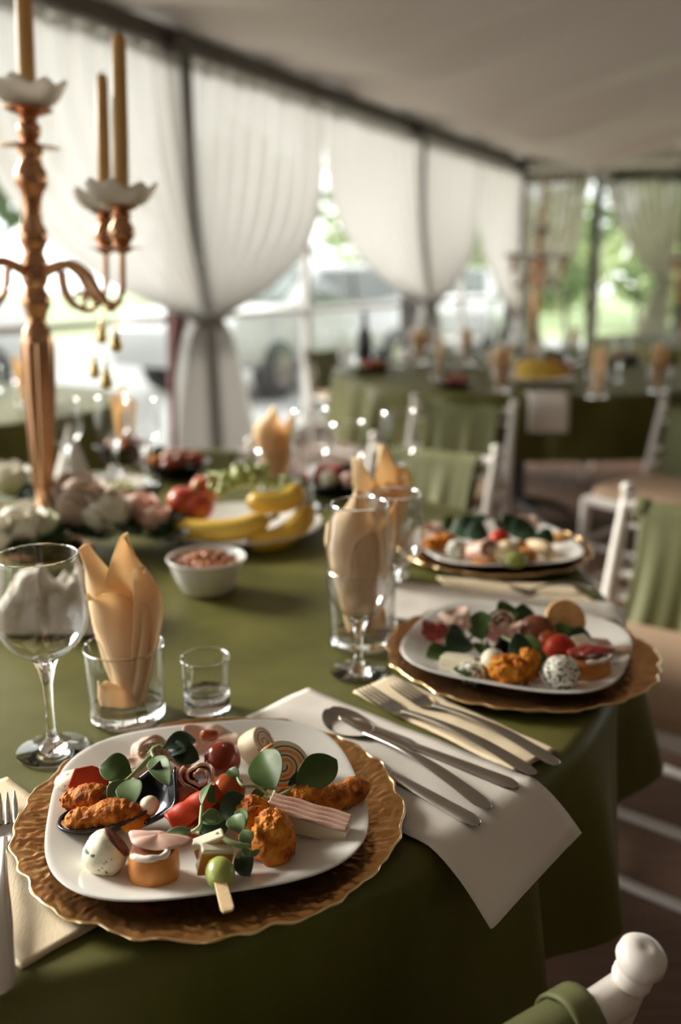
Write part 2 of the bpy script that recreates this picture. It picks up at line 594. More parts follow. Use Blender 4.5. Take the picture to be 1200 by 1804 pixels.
# left wall: header cloth, dark eave rail, posts, clear windows
mb = MB()
mb.grid(lambda u, v: W(S0 + (S1 - S0) * u, 0.03 + 0.025 * math.sin(u * 260 + math.sin(u * 90)) * v, EAVE + 0.02 - 0.09 * v), 520, 5)
struct(mb, 'wall_left', M['header'])
struct(wbox(MB(), S0, S1, -0.02, 0.08, EAVE + 0.0, EAVE + 0.10), 'trim_1', M['frame'], smooth=False)
POSTS = [-10.6, -7.1, -3.5, 0.0, 3.66, 6.95]
for i, s in enumerate(POSTS):
    o = struct(wbox(MB(), s - 0.055, s + 0.055, -0.04, 0.15, 0.0, EAVE + 0.08), 'trim_%d' % (i + 2), M['frame'], smooth=False, bevel=0.006)
MID = [-8.85, -5.3, -1.75, 1.74, 5.3]
wi = 0
for a, b in zip(POSTS[:-1], POSTS[1:]):
    mid = [m_ for m_ in MID if a < m_ < b][0]
    wi += 1
    root = thing('window_%d' % wi, None, None, W((a + b) / 2, -0.08, 0), world_parts=True)
    tag(root, kind='structure')
    for (x, y) in ((a, mid), (mid, b)):
        wbox(MB(), x + 0.05, y - 0.03, -0.065, -0.06, 0.10, EAVE).build('pane', M['pane'], root, smooth=False)
    wbox(MB(), mid - 0.035, mid + 0.035, -0.06, 0.0, 0.0, EAVE).build('mullion', M['whiteframe'], root, smooth=False, bevel=0.004)
    wbox(MB(), a + 0.05, b - 0.05, -0.09, -0.03, 0.02, 0.10).build('bottom_rail', M['whiteframe'], root, smooth=False)
    wbox(MB(), a + 0.05, b - 0.05, -0.09, -0.04, 0.93, 0.97).build('middle_rail', M['whiteframe'], root, smooth=False)


# back wall: header, posts, panes
mb = MB()
mb.grid(lambda u, v: Bk(DW * u, -0.05 + 0.02 * math.sin(u * 200) * v, EAVE + 0.04 - 0.22 * v), 260, 4)
struct(mb, 'wall_back', M['header'])
mb = MB().add([Bk(-0.1, 0.02, EAVE + 0.02), Bk(DW + 0.1, 0.02, EAVE + 0.02), Bk(DW + 0.1, 0.02, EAVE + 0.4), Bk(DW / 2, 0.02, EAVE + 1.2), Bk(-0.1, 0.02, EAVE + 0.3)], [(0, 1, 2, 3, 4)])
struct(mb, 'wall_gable', M['wallcloth'], solid=0.01)
BP = [0.0, 0.97, 1.95, 3.3, 4.9, 6.5, 8.0, 9.0]
for i, t in enumerate(BP[1:]):
    p = [Bk(t + a, b, z) for a in (-0.05, 0.05) for b in (-0.03, 0.05) for z in (0, EAVE)]
    struct(MB().add(p, [(0, 1, 3, 2), (4, 6, 7, 5), (0, 4, 5, 1), (2, 3, 7, 6), (0, 2, 6, 4), (1, 5, 7, 3)]), 'trim_%d' % (20 + i), M['frame'], smooth=False)
root = thing('window_9', None, None, Bk(DW / 2, 0.06, 0), world_parts=True)
tag(root, kind='structure')
for a, b in zip(BP[:-1], BP[1:]):
    p = [Bk(t, dd, z) for t in (a + 0.05, b - 0.05) for dd in (0.06, 0.065) for z in (0.05, EAVE - 0.1)]
    MB().add(p, [(0, 1, 3, 2), (4, 6, 7, 5), (0, 4, 5, 1), (2, 3, 7, 6), (0, 2, 6, 4), (1, 5, 7, 3)]).build('pane', M['pane'], root, smooth=False)

# the sides behind the photographer
mb = MB()
mb.grid(lambda u, v: W(S0 + (S1 - S0) * u, DW + 0.03 * math.sin(u * 300), EAVE * 1.02 * v), 400, 2)
struct(mb, 'wall_right', M['wallcloth'], solid=0.006)
mb = MB()
mb.grid(lambda u, v: W(S0 + 0.03 * math.sin(u * 200), DW * u, (EAVE + 0.9) * v), 200, 2)
struct(mb, 'wall_front', M['wallcloth'], solid=0.006)


# ---------------------------------------------------------------- curtains
def curtain(pos, s_in, s_out, s_tie, z_tie, label, m='curtain', flare=0.30, ztop=EAVE - 0.05, pleats=9, d0=0.10, zhem=0.02, group=None, sweep=3.2):
    root = thing('curtain', label, 'curtain', pos(s_tie, d0, 0), world_parts=True, group=group)
    sg = 1 if s_out > s_in else -1
    hw = 0.07

    def up(u, v):
        e_in, e_out = v ** 1.0, v ** 1.9
        st = s_tie + sg * (u * 2 - 0.2) * hw * 0.8
        s_top = s_in + (s_out - s_in) * u
        k = v ** (0.9 + sweep * u)
        s = s_top + (st - s_top) * k
        amp = 0.055 * (1 - 0.55 * v)
        return pos(s, d0 + 0.13 * v ** 2 + amp * math.cos(2 * PI * pleats * u + 0.6 * math.sin(5 * u)), ztop + (z_tie - ztop) * (v if u < 0.2 else v))

    def lo(u, v):
        st = s_tie + sg * (u * 2 - 0.2) * hw * 0.8
        sb = s_tie + sg * (u - 0.10) * flare * 1.7
        k = v ** 0.6
        return pos(st + (sb - st) * k, d0 + 0.13 + (0.025 + 0.035 * v) * math.cos(2 * PI * pleats * u), z_tie + (zhem - z_tie) * v)
    MB().grid(up, 90, 26).build('upper_drape', M[m], root)
    MB().grid(lo, 90, 12).build('lower_drape', M[m], root)
    pts = []
    for i in range(13):
        a = 2 * PI * i / 12
        pts.append(pos(s_tie + sg * hw * 0.45 + hw * 1.15 * math.cos(a), d0 + 0.13 + 0.055 * math.sin(a), z_tie + 0.01 * math.sin(a)))
    MB().tube(pts, 0.014, 8).build('tieback', M[m], root)
    return root


curtain(W, -0.07, -1.65, -0.035, 0.96, 'white sheer curtain tied left of the nearest dark post, beside the candelabra candles')
curtain(W, 0.07, 1.70, 0.035, 0.96, 'white sheer curtain swept to the nearest dark post, above the white car')
curtain(W, 3.59, 1.80, 3.625, 0.96, 'white sheer curtain swept right to the second dark post')
curtain(W, 3.73, 5.25, 3.695, 0.94, 'white sheer curtain on the far side of the second dark post')
curtain(W, 6.82, 5.4, 6.72, 0.75, 'white sheer curtain hanging in the far left corner of the tent')
curtain(lambda t, d, z: Bk(t, -d, z), 0.07, 0.86, 0.15, 0.9, 'tan sheer curtain in the far left corner behind the candelabra table', m='tancurtain', d0=0.10)
curtain(lambda t, d, z: Bk(t, -d, z), 1.92, 1.06, 1.86, 1.1, 'tan sheer curtain at the far end window on the right', m='tancurtain', d0=0.10, sweep=1.0)

# ---------------------------------------------------------------- outside
GZ = -0.12
tag(MB().add([(-60, -30, GZ), (60, -30, GZ), (60, 80, GZ), (-60, 80, GZ)], [(0, 1, 2, 3)]).build('ground', M['grass'], loc=(0, 0, 0)), kind='structure')
p = [W(-14, -0.25, GZ + 0.02), W(16, -0.25, GZ + 0.02), W(16, -11, GZ + 0.02), W(-14, -11, GZ + 0.02)]
tag(MB().add(p, [(0, 1, 2, 3)]).build('gravel_yard', M['gravel'], loc=(0, 0, 0)), kind='structure')


def tree(loc, h, r, label, m='treeleaf', seed=0, n=900, trunk=0.1, squash=0.8, group=None):
    t = thing('tree', label, 'tree', loc, group=group)
    rnd = random.Random(seed)
    MB().tube([(0, 0, -0.05), (0.03, 0, h * 0.4), (-0.03, 0.02, h * 0.8)], [trunk, trunk * 0.8, trunk * 0.3], 8).build('trunk', M['bark'], t)
    mb = MB()
    for i in range(n):
        a, z = rnd.uniform(0, 2 * PI), rnd.uniform(-1, 1)
        q = Vector((math.sqrt(1 - z * z) * math.cos(a), math.sqrt(1 - z * z) * math.sin(a), z))
        k = rnd.uniform(0.45, 1.0) * (1 + 0.35 * noise.noise(q * 2 + Vector((seed, 0, 0))))
        c = Vector((q.x * r * k, q.y * r * k, h - r * squash + q.z * r * squash * k))
        s = r * rnd.uniform(0.07, 0.15)
        x = Vector((rnd.uniform(-1, 1), rnd.uniform(-1, 1), rnd.uniform(-1, 1))).normalized() * s
        y = Vector((rnd.uniform(-1, 1), rnd.uniform(-1, 1), rnd.uniform(-1, 1))).normalized() * s * 0.6
        mb.add([c - x, c + y, c + x, c - y], [(0, 1, 2, 3)])
    tag(mb.build('foliage', M[m], t, smooth=False), kind='stuff')
    return t


def car(loc, rz, label):
    t = thing('car', label, 'car', loc, rz)
    prof = [(-2.1, 0.35), (-2.12, 0.75), (-1.95, 0.92), (-1.0, 1.0), (-0.35, 1.42), (0.9, 1.46), (1.65, 1.05), (2.05, 0.98), (2.12, 0.6), (2.08, 0.35)]
    body = MB()
    n = len(prof)
    rows = []
    for y, inset in ((-0.86, 0.06), (-0.82, 0.0), (0.82, 0.0), (0.86, 0.06)):
        rows.append([(x * (1 - inset * 0.2), y * (1 - 0.12 * max(0, z - 0.95) / 0.5), z - (inset if z > 0.5 else -inset)) for x, z in prof])
    vs = [q for r_ in rows for q in r_]
    fs = [(a * n + i, a * n + (i + 1) % n, (a + 1) * n + (i + 1) % n, (a + 1) * n + i) for a in range(3) for i in range(n)]
    fs += [tuple(range(n))[::-1], tuple(3 * n + i for i in range(n))]
    body.add(vs, fs).build('body', M['carwhite'], t, bevel=0.04)
    for sy in (-1, 1):
        MB().add([(-0.82, sy * 0.855, 1.01), (-0.33, sy * 0.80, 1.36), (0.22, sy * 0.80, 1.38), (0.22, sy * 0.855, 1.01)], [(0, 1, 2, 3)]).build('side_window', M['carglass'], t, solid=0.03, smooth=False)
        MB().add([(0.30, sy * 0.855, 1.01), (0.30, sy * 0.80, 1.38), (0.88, sy * 0.80, 1.39), (1.45, sy * 0.85, 1.06)], [(0, 1, 2, 3)]).build('side_window', M['carglass'], t, solid=0.03, smooth=False)
    MB().add([(-0.99, -0.68, 1.035), (-0.99, 0.68, 1.035), (-0.42, 0.6, 1.40), (-0.42, -0.6, 1.40)], [(0, 1, 2, 3)]).build('windscreen', M['carglass'], t, solid=0.03, smooth=False)
    MB().add([(1.62, -0.68, 1.09), (1.62, 0.68, 1.09), (1.0, 0.6, 1.44), (1.0, -0.6, 1.44)], [(0, 1, 2, 3)]).build('rear_window', M['carglass'], t, solid=0.03, smooth=False)
    for x in (-1.3, 1.3):
        for y in (-0.80, 0.80):
            w = MB()
            rot = Matrix.Rotation(R(90), 4, 'X')
            w.lathe([(0, -0.1), (0.28, -0.1), (0.32, -0.07), (0.32, 0.07), (0.28, 0.1), (0, 0.1)], 20)
            w.v = [(rot @ v) + Vector((x, y, 0.32)) for v in w.v]
            w.build('wheel', M['tyre'], t)
            h = MB().lathe([(0, -0.02), (0.17, -0.02), (0.17, 0.02), (0, 0.02)], 16)
            h.v = [(rot @ v) + Vector((x, y + math.copysign(0.10, y), 0.32)) for v in h.v]
            h.build('hubcap', M['steel'], t)
    return t


c = deep(500, 560, 11.5)
car((c.x, 11.5, GZ + 0.02), R(58), 'white car parked on pale gravel outside the tied curtain')
c = deep(-40, 560, 8.6)
car((c.x - 1.6, 8.6, GZ + 0.02), R(62), 'white car parked outside, behind the tall candelabra')
c = deep(800, 530, 17)
car((c.x, 17.0, GZ + 0.02), R(75), 'white car parked farther off behind the second dark post')

tree((-2.2, 19.5, GZ), 4.2, 1.9, 'dark green tree behind the nearer parked white car', seed=1)
tree((-7.2, 17.5, GZ), 5.0, 2.0, 'dark tree seen left of the tall candelabra stem', seed=2)
tree((-14, 15.0, GZ), 5.5, 2.4, 'dense tree farther left of the candelabra outside', seed=3)
tree((4.6, 17.0, GZ), 3.6, 0.62, 'narrow green tree in the right end window', seed=4, n=700, squash=1.5)
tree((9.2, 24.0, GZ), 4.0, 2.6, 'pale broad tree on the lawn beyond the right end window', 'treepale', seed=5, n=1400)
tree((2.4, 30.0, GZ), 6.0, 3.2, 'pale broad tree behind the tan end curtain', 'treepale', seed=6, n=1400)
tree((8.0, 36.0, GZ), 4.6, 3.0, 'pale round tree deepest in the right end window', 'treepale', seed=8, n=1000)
# dark shrubs just outside the end windows
for (px, py, y, rr, lab) in ((918, 480, 11.8, 0.30, 'dark round shrub just left of the distant candelabra'), (998, 495, 12.4, 0.34, 'dark round shrub between distant candelabra and black post'), (1128, 500, 11.3, 0.30, 'dark shrub in the end window beside the right hand candelabra')):
    q = deep(px, py, y)
    tree((q.x, y, GZ), q.z - GZ + rr, rr, lab, seed=int(px), n=420, trunk=0.04, squash=1.0)

# red-brown closed wooden parasol standing outside the tent behind the tied curtain
q0, q1 = deep(304, 668, 4.9), deep(313, 560, 4.9)
t = thing('wooden_stake', 'red brown tapering wooden stake left of the tied curtain', 'stake', (q0.x, q0.y, 0.0), world_parts=True)
MB().tube([(q0.x - 0.02, 4.9, 0.0), (q0.x, 4.9, q0.z), (q1.x, 4.9, q1.z)], [0.014, 0.02, 0.036], 8).build('shaft', M['redwood'], t)
MB().lathe([(0, 0), (0.036, 0), (0.036, 0.01), (0.02, 0.02), (0, 0.022)], 12, (q1.x, 4.9, q1.z)).build('cap', M['redwood'], t)


# ---------------------------------------------------------------- round tables with green cloths
TZ = 0.75
TC = Vector((-0.45, 1.30, 0))
TR = 0.826


def round_table(cx, cy, rad, label):
    t = thing('round_table', label, 'table', (cx, cy, 0))
    MB().lathe([(0, 0.715), (rad - 0.01, 0.715), (rad - 0.004, 0.72), (rad - 0.004, 0.74), (rad - 0.01, 0.744), (0, 0.744)], 64).build('tabletop', M['tablewood'], t)
    MB().lathe([(0, 0.715), (0.16, 0.715), (0.16, 0.70), (0.045, 0.68), (0.04, 0.4), (0.05, 0.10), (0, 0.10)], 24).build('pedestal', M['frame'], t)
    for k in range(4):
        a = k * PI / 2 + 0.4
        MB().tube([(0.03 * math.cos(a), 0.03 * math.sin(a), 0.11), (0.22 * math.cos(a), 0.22 * math.sin(a), 0.07), (0.34 * math.cos(a), 0.34 * math.sin(a), 0.018)], [0.026, 0.024, 0.018], 10).build('foot', M['frame'], t)
    return t


def tablecloth(cx, cy, rad, drop, label, seed=0, nth=420):
    rnd = random.Random(seed)
    ph = [rnd.uniform(0, 6.28) for _ in range(6)]

    def fold(a):
        w = a + 0.10 * math.sin(3 * a + ph[0]) + 0.05 * math.sin(7 * a + ph[1])
        return 0.55 * math.sin(17 * w + ph[2]) + 0.3 * math.sin(29 * w + ph[3]) + 0.25 * math.sin(11 * w + ph[4])
    rows = []
    for i in range(30):
        rows.append(('t', rad * (i / 29)))
    for i in range(1, 7):
        rows.append(('e', i / 6))
    for i in range(1, 13):
        rows.append(('d', i / 12))
    vs, fs = [], []
    for kind, k in rows:
        for j in range(nth):
            a = 2 * PI * j / nth
            f = fold(a)
            if kind == 't':
                r = k
                z = TZ + 0.0006 * noise.noise(Vector((r * math.cos(a) * 6, r * math.sin(a) * 6, seed)))
                if k > rad * 0.93:
                    z += 0.0016 * f * (k - rad * 0.93) / (rad * 0.07)
            elif kind == 'e':
                q = k * PI / 2
                r = rad + 0.018 * math.sin(q) + 0.004 * f * k
                z = TZ - 0.018 * (1 - math.cos(q)) + 0.0016 * f * (1 - k)
            else:
                r = rad + 0.018 + 0.004 * f + (0.044 * f * k ** 0.7 + 0.020 * k)
                z = TZ - 0.018 - (drop - 0.018) * k + 0.012 * k * math.sin(2 * a + ph[5]) + 0.012 * k * f
            vs.append((cx + r * math.cos(a), cy + r * math.sin(a), z))
    for i in range(len(rows) - 1):
        for j in range(nth):
            a, b = i * nth + j, i * nth + (j + 1) % nth
            if i == 0:
                fs.append((a, b + nth, a + nth))
            else:
                fs.append((a, b, b + nth, a + nth))
    mb = MB().add(vs, fs)
    return solo(mb, 'tablecloth', M['cloth'], label, 'tablecloth', loc=(cx, cy, TZ - drop))


round_table(TC.x, TC.y, TR - 0.007, 'near round table hidden under the green cloth')
tablecloth(TC.x, TC.y, TR, 0.225, 'near green satin tablecloth under the three gold chargers', 1)
T2 = Vector((0.88, 4.46, 0))
round_table(T2.x, T2.y, 0.90, 'far round table under a green cloth, behind the white chairs')
tablecloth(T2.x, T2.y, 0.905, 0.27, 'far green tablecloth behind the white chairs, on the right', 2)
T3 = Vector((2.75, 6.7, 0))
round_table(T3.x, T3.y, 0.90, 'deepest round table at the end window on the right')
tablecloth(T3.x, T3.y, 0.905, 0.27, 'deepest green tablecloth, by the end windows on the right', 3, 260)
T4 = Vector((-1.45, 3.35, 0))
round_table(T4.x, T4.y, 0.62, 'round table by the left windows behind the candelabra')
tablecloth(T4.x, T4.y, 0.625, 0.27, 'green tablecloth by the left windows behind the candelabra', 4, 300)

# ---------------------------------------------------------------- charger and plate prototypes
CT = 0.7515          # top of the cloth


def charger_r(a):
    return 0.1605 * (1 + 0.007 * math.sin(9 * a + 0.6) + 0.007 * math.sin(14 * a + 2.0 + math.sin(3 * a)) + 0.008 * math.sin(25 * a + 1.0 + 1.5 * math.sin(4 * a)) + 0.004 * math.sin(43 * a + 2 * math.sin(5 * a)))


def charger_z(k):
    if k < 0.66:
        return 0.0045
    q = (k - 0.66) / 0.34
    return 0.0045 + 0.0070 * q ** 1.3


def make_charger(loc, label):
    t = thing('charger_plate', label, 'charger', loc)
    nth, nr = 480, 64
    vs, fs = [(0, 0, 0.0045)], []
    for i in range(1, nr + 1):
        k = i / nr
        for j in range(nth):
            a = 2 * PI * j / nth
            r = charger_r(a) * (k if k < 0.6 else k)
            r = 0.1605 * k * (1 + (charger_r(a) / 0.1605 - 1) * k ** 3)
            x, y = r * math.cos(a), r * math.sin(a)
            # crinkled foil-like relief
            w = noise.noise(Vector((x * 30, y * 30, 0))) * 1.2
            p = Vector((a * 9.5 + w * 1.1, r * 70 + w * 2.2, w))
            rg = 1 - abs(noise.noise(p * 2.1)) * 2
            rg2 = 1 - abs(noise.noise(Vector((x * 150, y * 150, 4)))) * 2
            z = charger_z(k) + (0.0015 * max(0, rg) ** 2 + 0.0004 * rg2) * min(1, max(0, (k - 0.45) * 6)) * (1 if k < 0.97 else 0.4)
            vs.append((x, y, z))
    for j in range(nth):
        fs.append((0, 1 + j, 1 + (j + 1) % nth))
    for i in range(nr - 1):
        for j in range(nth):
            a, b = 1 + i * nth + j, 1 + i * nth + (j + 1) % nth
            fs.append((a, a + nth, b + nth, b))
    # underside
    base = len(vs)
    for k, z in ((1.0, 0.0092), (0.9, 0.006), (0.66, 0.0), (0.3, 0.0)):
        for j in range(nth):
            a = 2 * PI * j / nth
            r = 0.1605 * k * (1 + (charger_r(a) / 0.1605 - 1) * k ** 3)
            vs.append((r * math.cos(a), r * math.sin(a), z))
    last = 1 + (nr - 1) * nth
    prev = last
    for q in range(4):
        cur = base + q * nth
        for j in range(nth):
            fs.append((prev + j, cur + j, cur + (j + 1) % nth, prev + (j + 1) % nth))
        prev = cur
    fs.append(tuple(prev + j for j in range(nth)))
    MB().add(vs, fs).build('dish', M['gold'], t)
    rim = MB()
    path, rad = [], []
    n = 300
    for j in range(n + 1):
        a = 2 * PI * j / n
        r = charger_r(a) + 0.0006
        path.append((r * math.cos(a), r * math.sin(a), 0.0112 + 0.0006 * math.sin(23 * a)))
        rad.append(0.0012 + 0.0008 * noise.noise(Vector((math.cos(a) * 20, math.sin(a) * 20, 3))))
    rim.tube(path, rad, 8)
    tag(rim.build('rim', M['goldrim'], t), 'brighter beaded gold edge')
    return t


def make_plate(loc, rz, label):
    t = thing('dinner_plate', label, 'plate', loc, rz)
    a0, n, nth = 0.1295, 3.1, 160
    prof = [(0.0001, 0.0042), (0.3, 0.0042), (0.60, 0.0044), (0.68, 0.0054), (0.76, 0.0080), (0.86, 0.0124), (0.95, 0.0160), (0.985, 0.0172), (1.0, 0.0170), (1.004, 0.0158), (0.985, 0.0146), (0.93, 0.0122), (0.84, 0.0078), (0.74, 0.003), (0.69, 0.0002), (0.66, 0.0), (0.64, 0.001), (0.0001, 0.001)]

    def fn(u, v):
        k = v * (len(prof) - 1)
        i = min(int(k), len(prof) - 2)
        sc, z = prof[i][0] + (prof[i + 1][0] - prof[i][0]) * (k - i), prof[i][1] + (prof[i + 1][1] - prof[i][1]) * (k - i)
        th = 2 * PI * u
        c_, s_ = abs(math.cos(th)), abs(math.sin(th))
        nn = 2 + (n - 2) * min(1, sc + 0.15)
        r = (c_ ** nn + s_ ** nn) ** (-1 / nn) * a0 * sc
        return (r * math.cos(th), r * math.sin(th), z)
    MB().grid(fn, nth, (len(prof) - 1) * 2, wrap=True).build('dish', M['porcelain'], t)
    return t


C1 = at(376, 1427, CT + 0.008)
C2 = at(916, 1149, CT + 0.008)
C3 = at(868, 960, CT + 0.012)
for c_ in (C1, C2, C3):
    c_.z = CT
ch = make_charger(C1, 'nearest gold crinkled charger plate, under the large plate of canapes')
ch.rotation_euler = (0, 0, R(25))
dup(ch, C2, R(150), 'gold charger plate on the right, under the second plate of canapes')
dup(ch, C3, R(260), 'gold charger plate farthest back, under the third plate of canapes')
PB = CT + 0.0062
P1 = at(366, 1401, PB + 0.016); P1.z = PB
P2 = at(911, 1130, PB + 0.016); P2.z = PB
P3 = at(874, 953, PB + 0.016); P3.z = PB
pl = make_plate(P1, R(12), 'nearest white rounded square plate, filled with canapes in focus')
dup(pl, P2, R(-24), 'second white plate of canapes, on the right gold charger')
dup(pl, P3, R(8), 'third white plate of canapes, farthest back on the right')
ZP = PB + 0.0045      # eating surface


def fp(px, py, h=0.0):
    return at(px, py, ZP + h)


# ---------------------------------------------------------------- food builders
def yaw(a):
    return Matrix.Rotation(a, 3, 'Z')


def rot_to(d, roll=0.0):
    """rotation taking +X to direction d"""
    d = Vector(d).normalized()
    q = d.to_track_quat('X', 'Z')
    return q.to_matrix() @ Matrix.Rotation(roll, 3, 'X')


def strip(a, b, r, label, m='breaded', bend=0.004, seed=0, rough=0.004, cat='chicken strip', name='breaded_strip', flat=0.85, freq=90):
    a, b = Vector(a), Vector(b)
    n = 46
    path, rad = [], []
    side = (b - a).cross(Vector((0, 0, 1))).normalized()
    for i in range(n + 1):
        t = i / n
        path.append(a.lerp(b, t) + side * bend * math.sin(PI * t) + Vector((0, 0, 0.002 * math.sin(3 * PI * t + seed))))
        e = min(t, 1 - t) * 2
        rad.append(r * (min(1.0, (e * 3.2 + 0.02) ** 0.5)) * (1 + 0.10 * math.sin(7 * t + seed) + 0.10 * noise.noise(Vector((t * 5, seed, 1)))))
    mb = MB().tube(path, rad, 28, flat, rough=rough, freq=freq, seed=seed)
    return solo(mb, name, M[m], label, cat)


def nugget(c, r, label, m='breaded', rot=None, seed=0, rough=0.004, cat='nugget', name='breaded_nugget', pw=0.8):
    mb = MB().blob(c, r, rot, rough, 120, seed, 48, 30, pw=pw)
    return solo(mb, name, M[m], label, cat)


def ball(c, r, label, m, name, cat, seed=0, rough=0.0006, rot=None, stalk=None):
    t = thing(name, label, cat, (c[0], c[1], c[2] - (r if not isinstance(r, tuple) else r[2])), world_parts=True)
    MB().blob(c, r, rot, rough, 60, seed, 28, 18).build('flesh', M[m], t)
    if stalk:
        d = Vector(stalk).normalized()
        rr = r if not isinstance(r, tuple) else r[2]
        MB().tube([Vector(c) + d * rr * 0.92, Vector(c) + d * rr * 1.05], [rr * 0.16, rr * 0.10], 8).build('stalk_end', M['meatball'], t)
    return t


def slab(poly, h, c, m, name, label, cat, rot=None, bevel=0.0015):
    mb = MB().prism(poly, h, rot, c)
    return solo(mb, name, M[m], label, cat, smooth=False, bevel=bevel)


def roll(c, axis, r, L, label, m='salami', edge='fat', turns=2.2, name='meat_roll', cat='roll', th=0.0018, up=(0, 0, 1)):
    """thin slice rolled up; a paler rim runs along its edge"""
    c, ax = Vector(c), Vector(axis).normalized()
    u = Vector(up)
    x = ax.cross(u).normalized()
    y = x.cross(ax).normalized()
    t = thing(name, label, cat, (c.x, c.y, c.z - r), world_parts=True)

    def pos(uu, vv, e=0.0):
        a = 2 * PI * turns * uu
        rr = r * (0.25 + 0.75 * uu) * (1 + 0.10 * math.sin(3 * a + 1) + 0.12 * (vv - 0.5))
        wob = 0.0018 * math.sin(5 * a)
        return c + x * rr * math.cos(a) + y * rr * math.sin(a) * 0.92 + ax * ((vv - 0.5) * L + wob + e)
    MB().grid(pos, 70, 6).build('slice', M[m], t, solid=th)
    MB().tube([pos(i / 90, 1.0) for i in range(91)], th * 0.85, 6).build('fat_edge', M[edge], t)
    return t


def ruffle(c, rx, ry, label, m='ham', rot=None, amp=0.004, seed=0, waves=5, name='ham_slice', cat='ham', th=0.0014, curl=0.006):
    c = Vector(c)
    rot = rot or Matrix.Identity(3)

    def fn(u, v):
        a = 2 * PI * u
        k = v * (1 + 0.14 * math.sin(3 * a + seed) + 0.08 * math.sin(5 * a + 2 * seed))
        x, y = rx * k * math.cos(a), ry * k * math.sin(a)
        z = amp * v * v * math.sin(waves * a + seed) + curl * (v ** 2) * math.cos(2 * a + seed) + 0.0015 * noise.noise(Vector((x * 120, y * 120, seed)))
        return c + rot @ Vector((x, y, z))
    return solo(MB().grid(fn, 44, 10, wrap=True), name, M[m], label, cat, solid=th)


LEAFW = 1.12


def sprig(label, leaves, stems, m='leaf', name='salad_leaf', cat='leaf', group=None):
    """leaves: (base, tip, width, up, cup, arch[, mat]); stems: (points, radius)"""
    b0 = Vector(leaves[0][0])
    zmin = min([Vector(l[0]).z for l in leaves] + [Vector(l[1]).z for l in leaves])
    t = thing(name, label, cat, (b0.x, b0.y, zmin), world_parts=True, group=group)
    for l in leaves:
        mm = l[6] if len(l) > 6 else m
        MB().leaf(l[0], l[1], l[2] * LEAFW, l[3], l[4], l[5]).build('blade', M[mm], t, solid=0.0006, sub=1)
    for pts, r in stems:
        MB().tube(smooth_path(pts), r, 8).build('stem', M['stem'], t)
    return t


def smooth_path(pts, n=6):
    pts = [Vector(p) for p in pts]
    if len(pts) < 3:
        return pts
    out = []
    for i in range(len(pts) - 1):
        p0, p1, p2, p3 = pts[max(i - 1, 0)], pts[i], pts[i + 1], pts[min(i + 2, len(pts) - 1)]
        for k in range(n):
            t = k / n
            out.append(0.5 * ((2 * p1) + (p2 - p0) * t + (2 * p0 - 5 * p1 + 4 * p2 - p3) * t * t + (3 * p1 - p0 - 3 * p2 + p3) * t ** 3))
    out.append(pts[-1])
    return out


def pinwheel(c, axis, r, L, label, outer='tortilla', fill='filling', fill2='greenfill', turns=3, name='wrap_slice', cat='wrap', up=(0, 0, 1)):
    c, ax = Vector(c), Vector(axis).normalized()
    x = ax.cross(Vector(up)).normalized()
    y = x.cross(ax).normalized()
    t = thing(name, label, cat, (c.x, c.y, c.z - r), world_parts=True)
    core = MB()
    core.grid(lambda u, v: c + (x * math.cos(2 * PI * u) + y * math.sin(2 * PI * u)) * r * (0.94 if v in (0, 1) else 1.0) * (0 if v in (0,) and False else 1) + ax * (v - 0.5) * L, 40, 3, wrap=True)
    b = len(core.v)
    core.v += [c - ax * L / 2, c + ax * L / 2]
    core.f += [(b, (i + 1) % 40, i) for i in range(40)] + [(b + 1, 120 + i, 120 + (i + 1) % 40) for i in range(40)]
    core.build('wrap', M[outer], t)
    for k, (mm, off) in enumerate(((fill, 0.0), (fill2, 0.5))):
        for sgn in (1, -1):
            pts = []
            for i in range(64):
                q = i / 63
                a = 2 * PI * (turns * q + off)
                rr = r * (0.12 + 0.76 * q)
                pts.append(c + x * rr * math.cos(a) + y * rr * math.sin(a) + ax * sgn * (L / 2 - 0.0002))
            MB().tube(pts, r * (0.060 if k == 0 else 0.03), 6).build('filling', M[mm], t)
    return t


def canape(c, r, h, label, topping='ham', base='toast', cream=True, rz=0.0, name='canape', seed=0, hx=1.0):
    c = Vector(c)
    t = thing(name, label, 'canape', c, rz)
    MB().lathe([(0, 0), (r * 0.80, 0), (r * 0.95, h * 0.12), (r, h * 0.4), (r * 0.97, h * 0.75), (r * 0.86, h * 0.95), (r * 0.4, h), (0, h)], 32).build('bread_base', M[base], t)
    MB().lathe([(0, h), (r * 0.70, h), (r * 0.84, h * 0.965), (r * 0.86, h * 0.985), (r * 0.5, h * 1.03), (0, h * 1.04)], 28).build('toasted_top', M['meatball'], t)
    if cream:
        mb = MB()
        pts = [(r * 0.75 * math.cos(a), -r * 0.35 + r * 0.45 * math.sin(a) - 0.002, h + 0.003 + 0.0008 * a) for a in [i * 0.3 - 2.6 for i in range(14)]]
        mb.tube(pts, [0.0016 + 0.0012 * abs(math.sin(1.1 * i)) for i in range(14)], 10, rough=0.0012, freq=200)
        mb.blob((-r * 0.1, r * 0.15, h + 0.0035), (r * 0.55, r * 0.5, 0.0045), None, 0.001, 90, seed)
        mb.build('cream', M['creamwhite'], t)
    if topping:
        def fn(u, v):
            a = 2 * PI * u
            k = v * (1 + 0.09 * math.sin(3 * a + seed) + 0.05 * math.sin(5 * a) + 0.12 * math.cos(2 * a + 1))
            return Vector((r * 1.05 * hx * k * math.cos(a) + 0.004, r * 0.55 * k * math.sin(a) + 0.002, h + 0.0090 - 0.0045 * v * v + 0.0016 * v * math.sin(2 * a + seed) + 0.0008 * v * math.sin(5 * a)))
        MB().grid(fn, 36, 8, wrap=True).build('topping', M[topping], t, solid=0.0022)
    return t


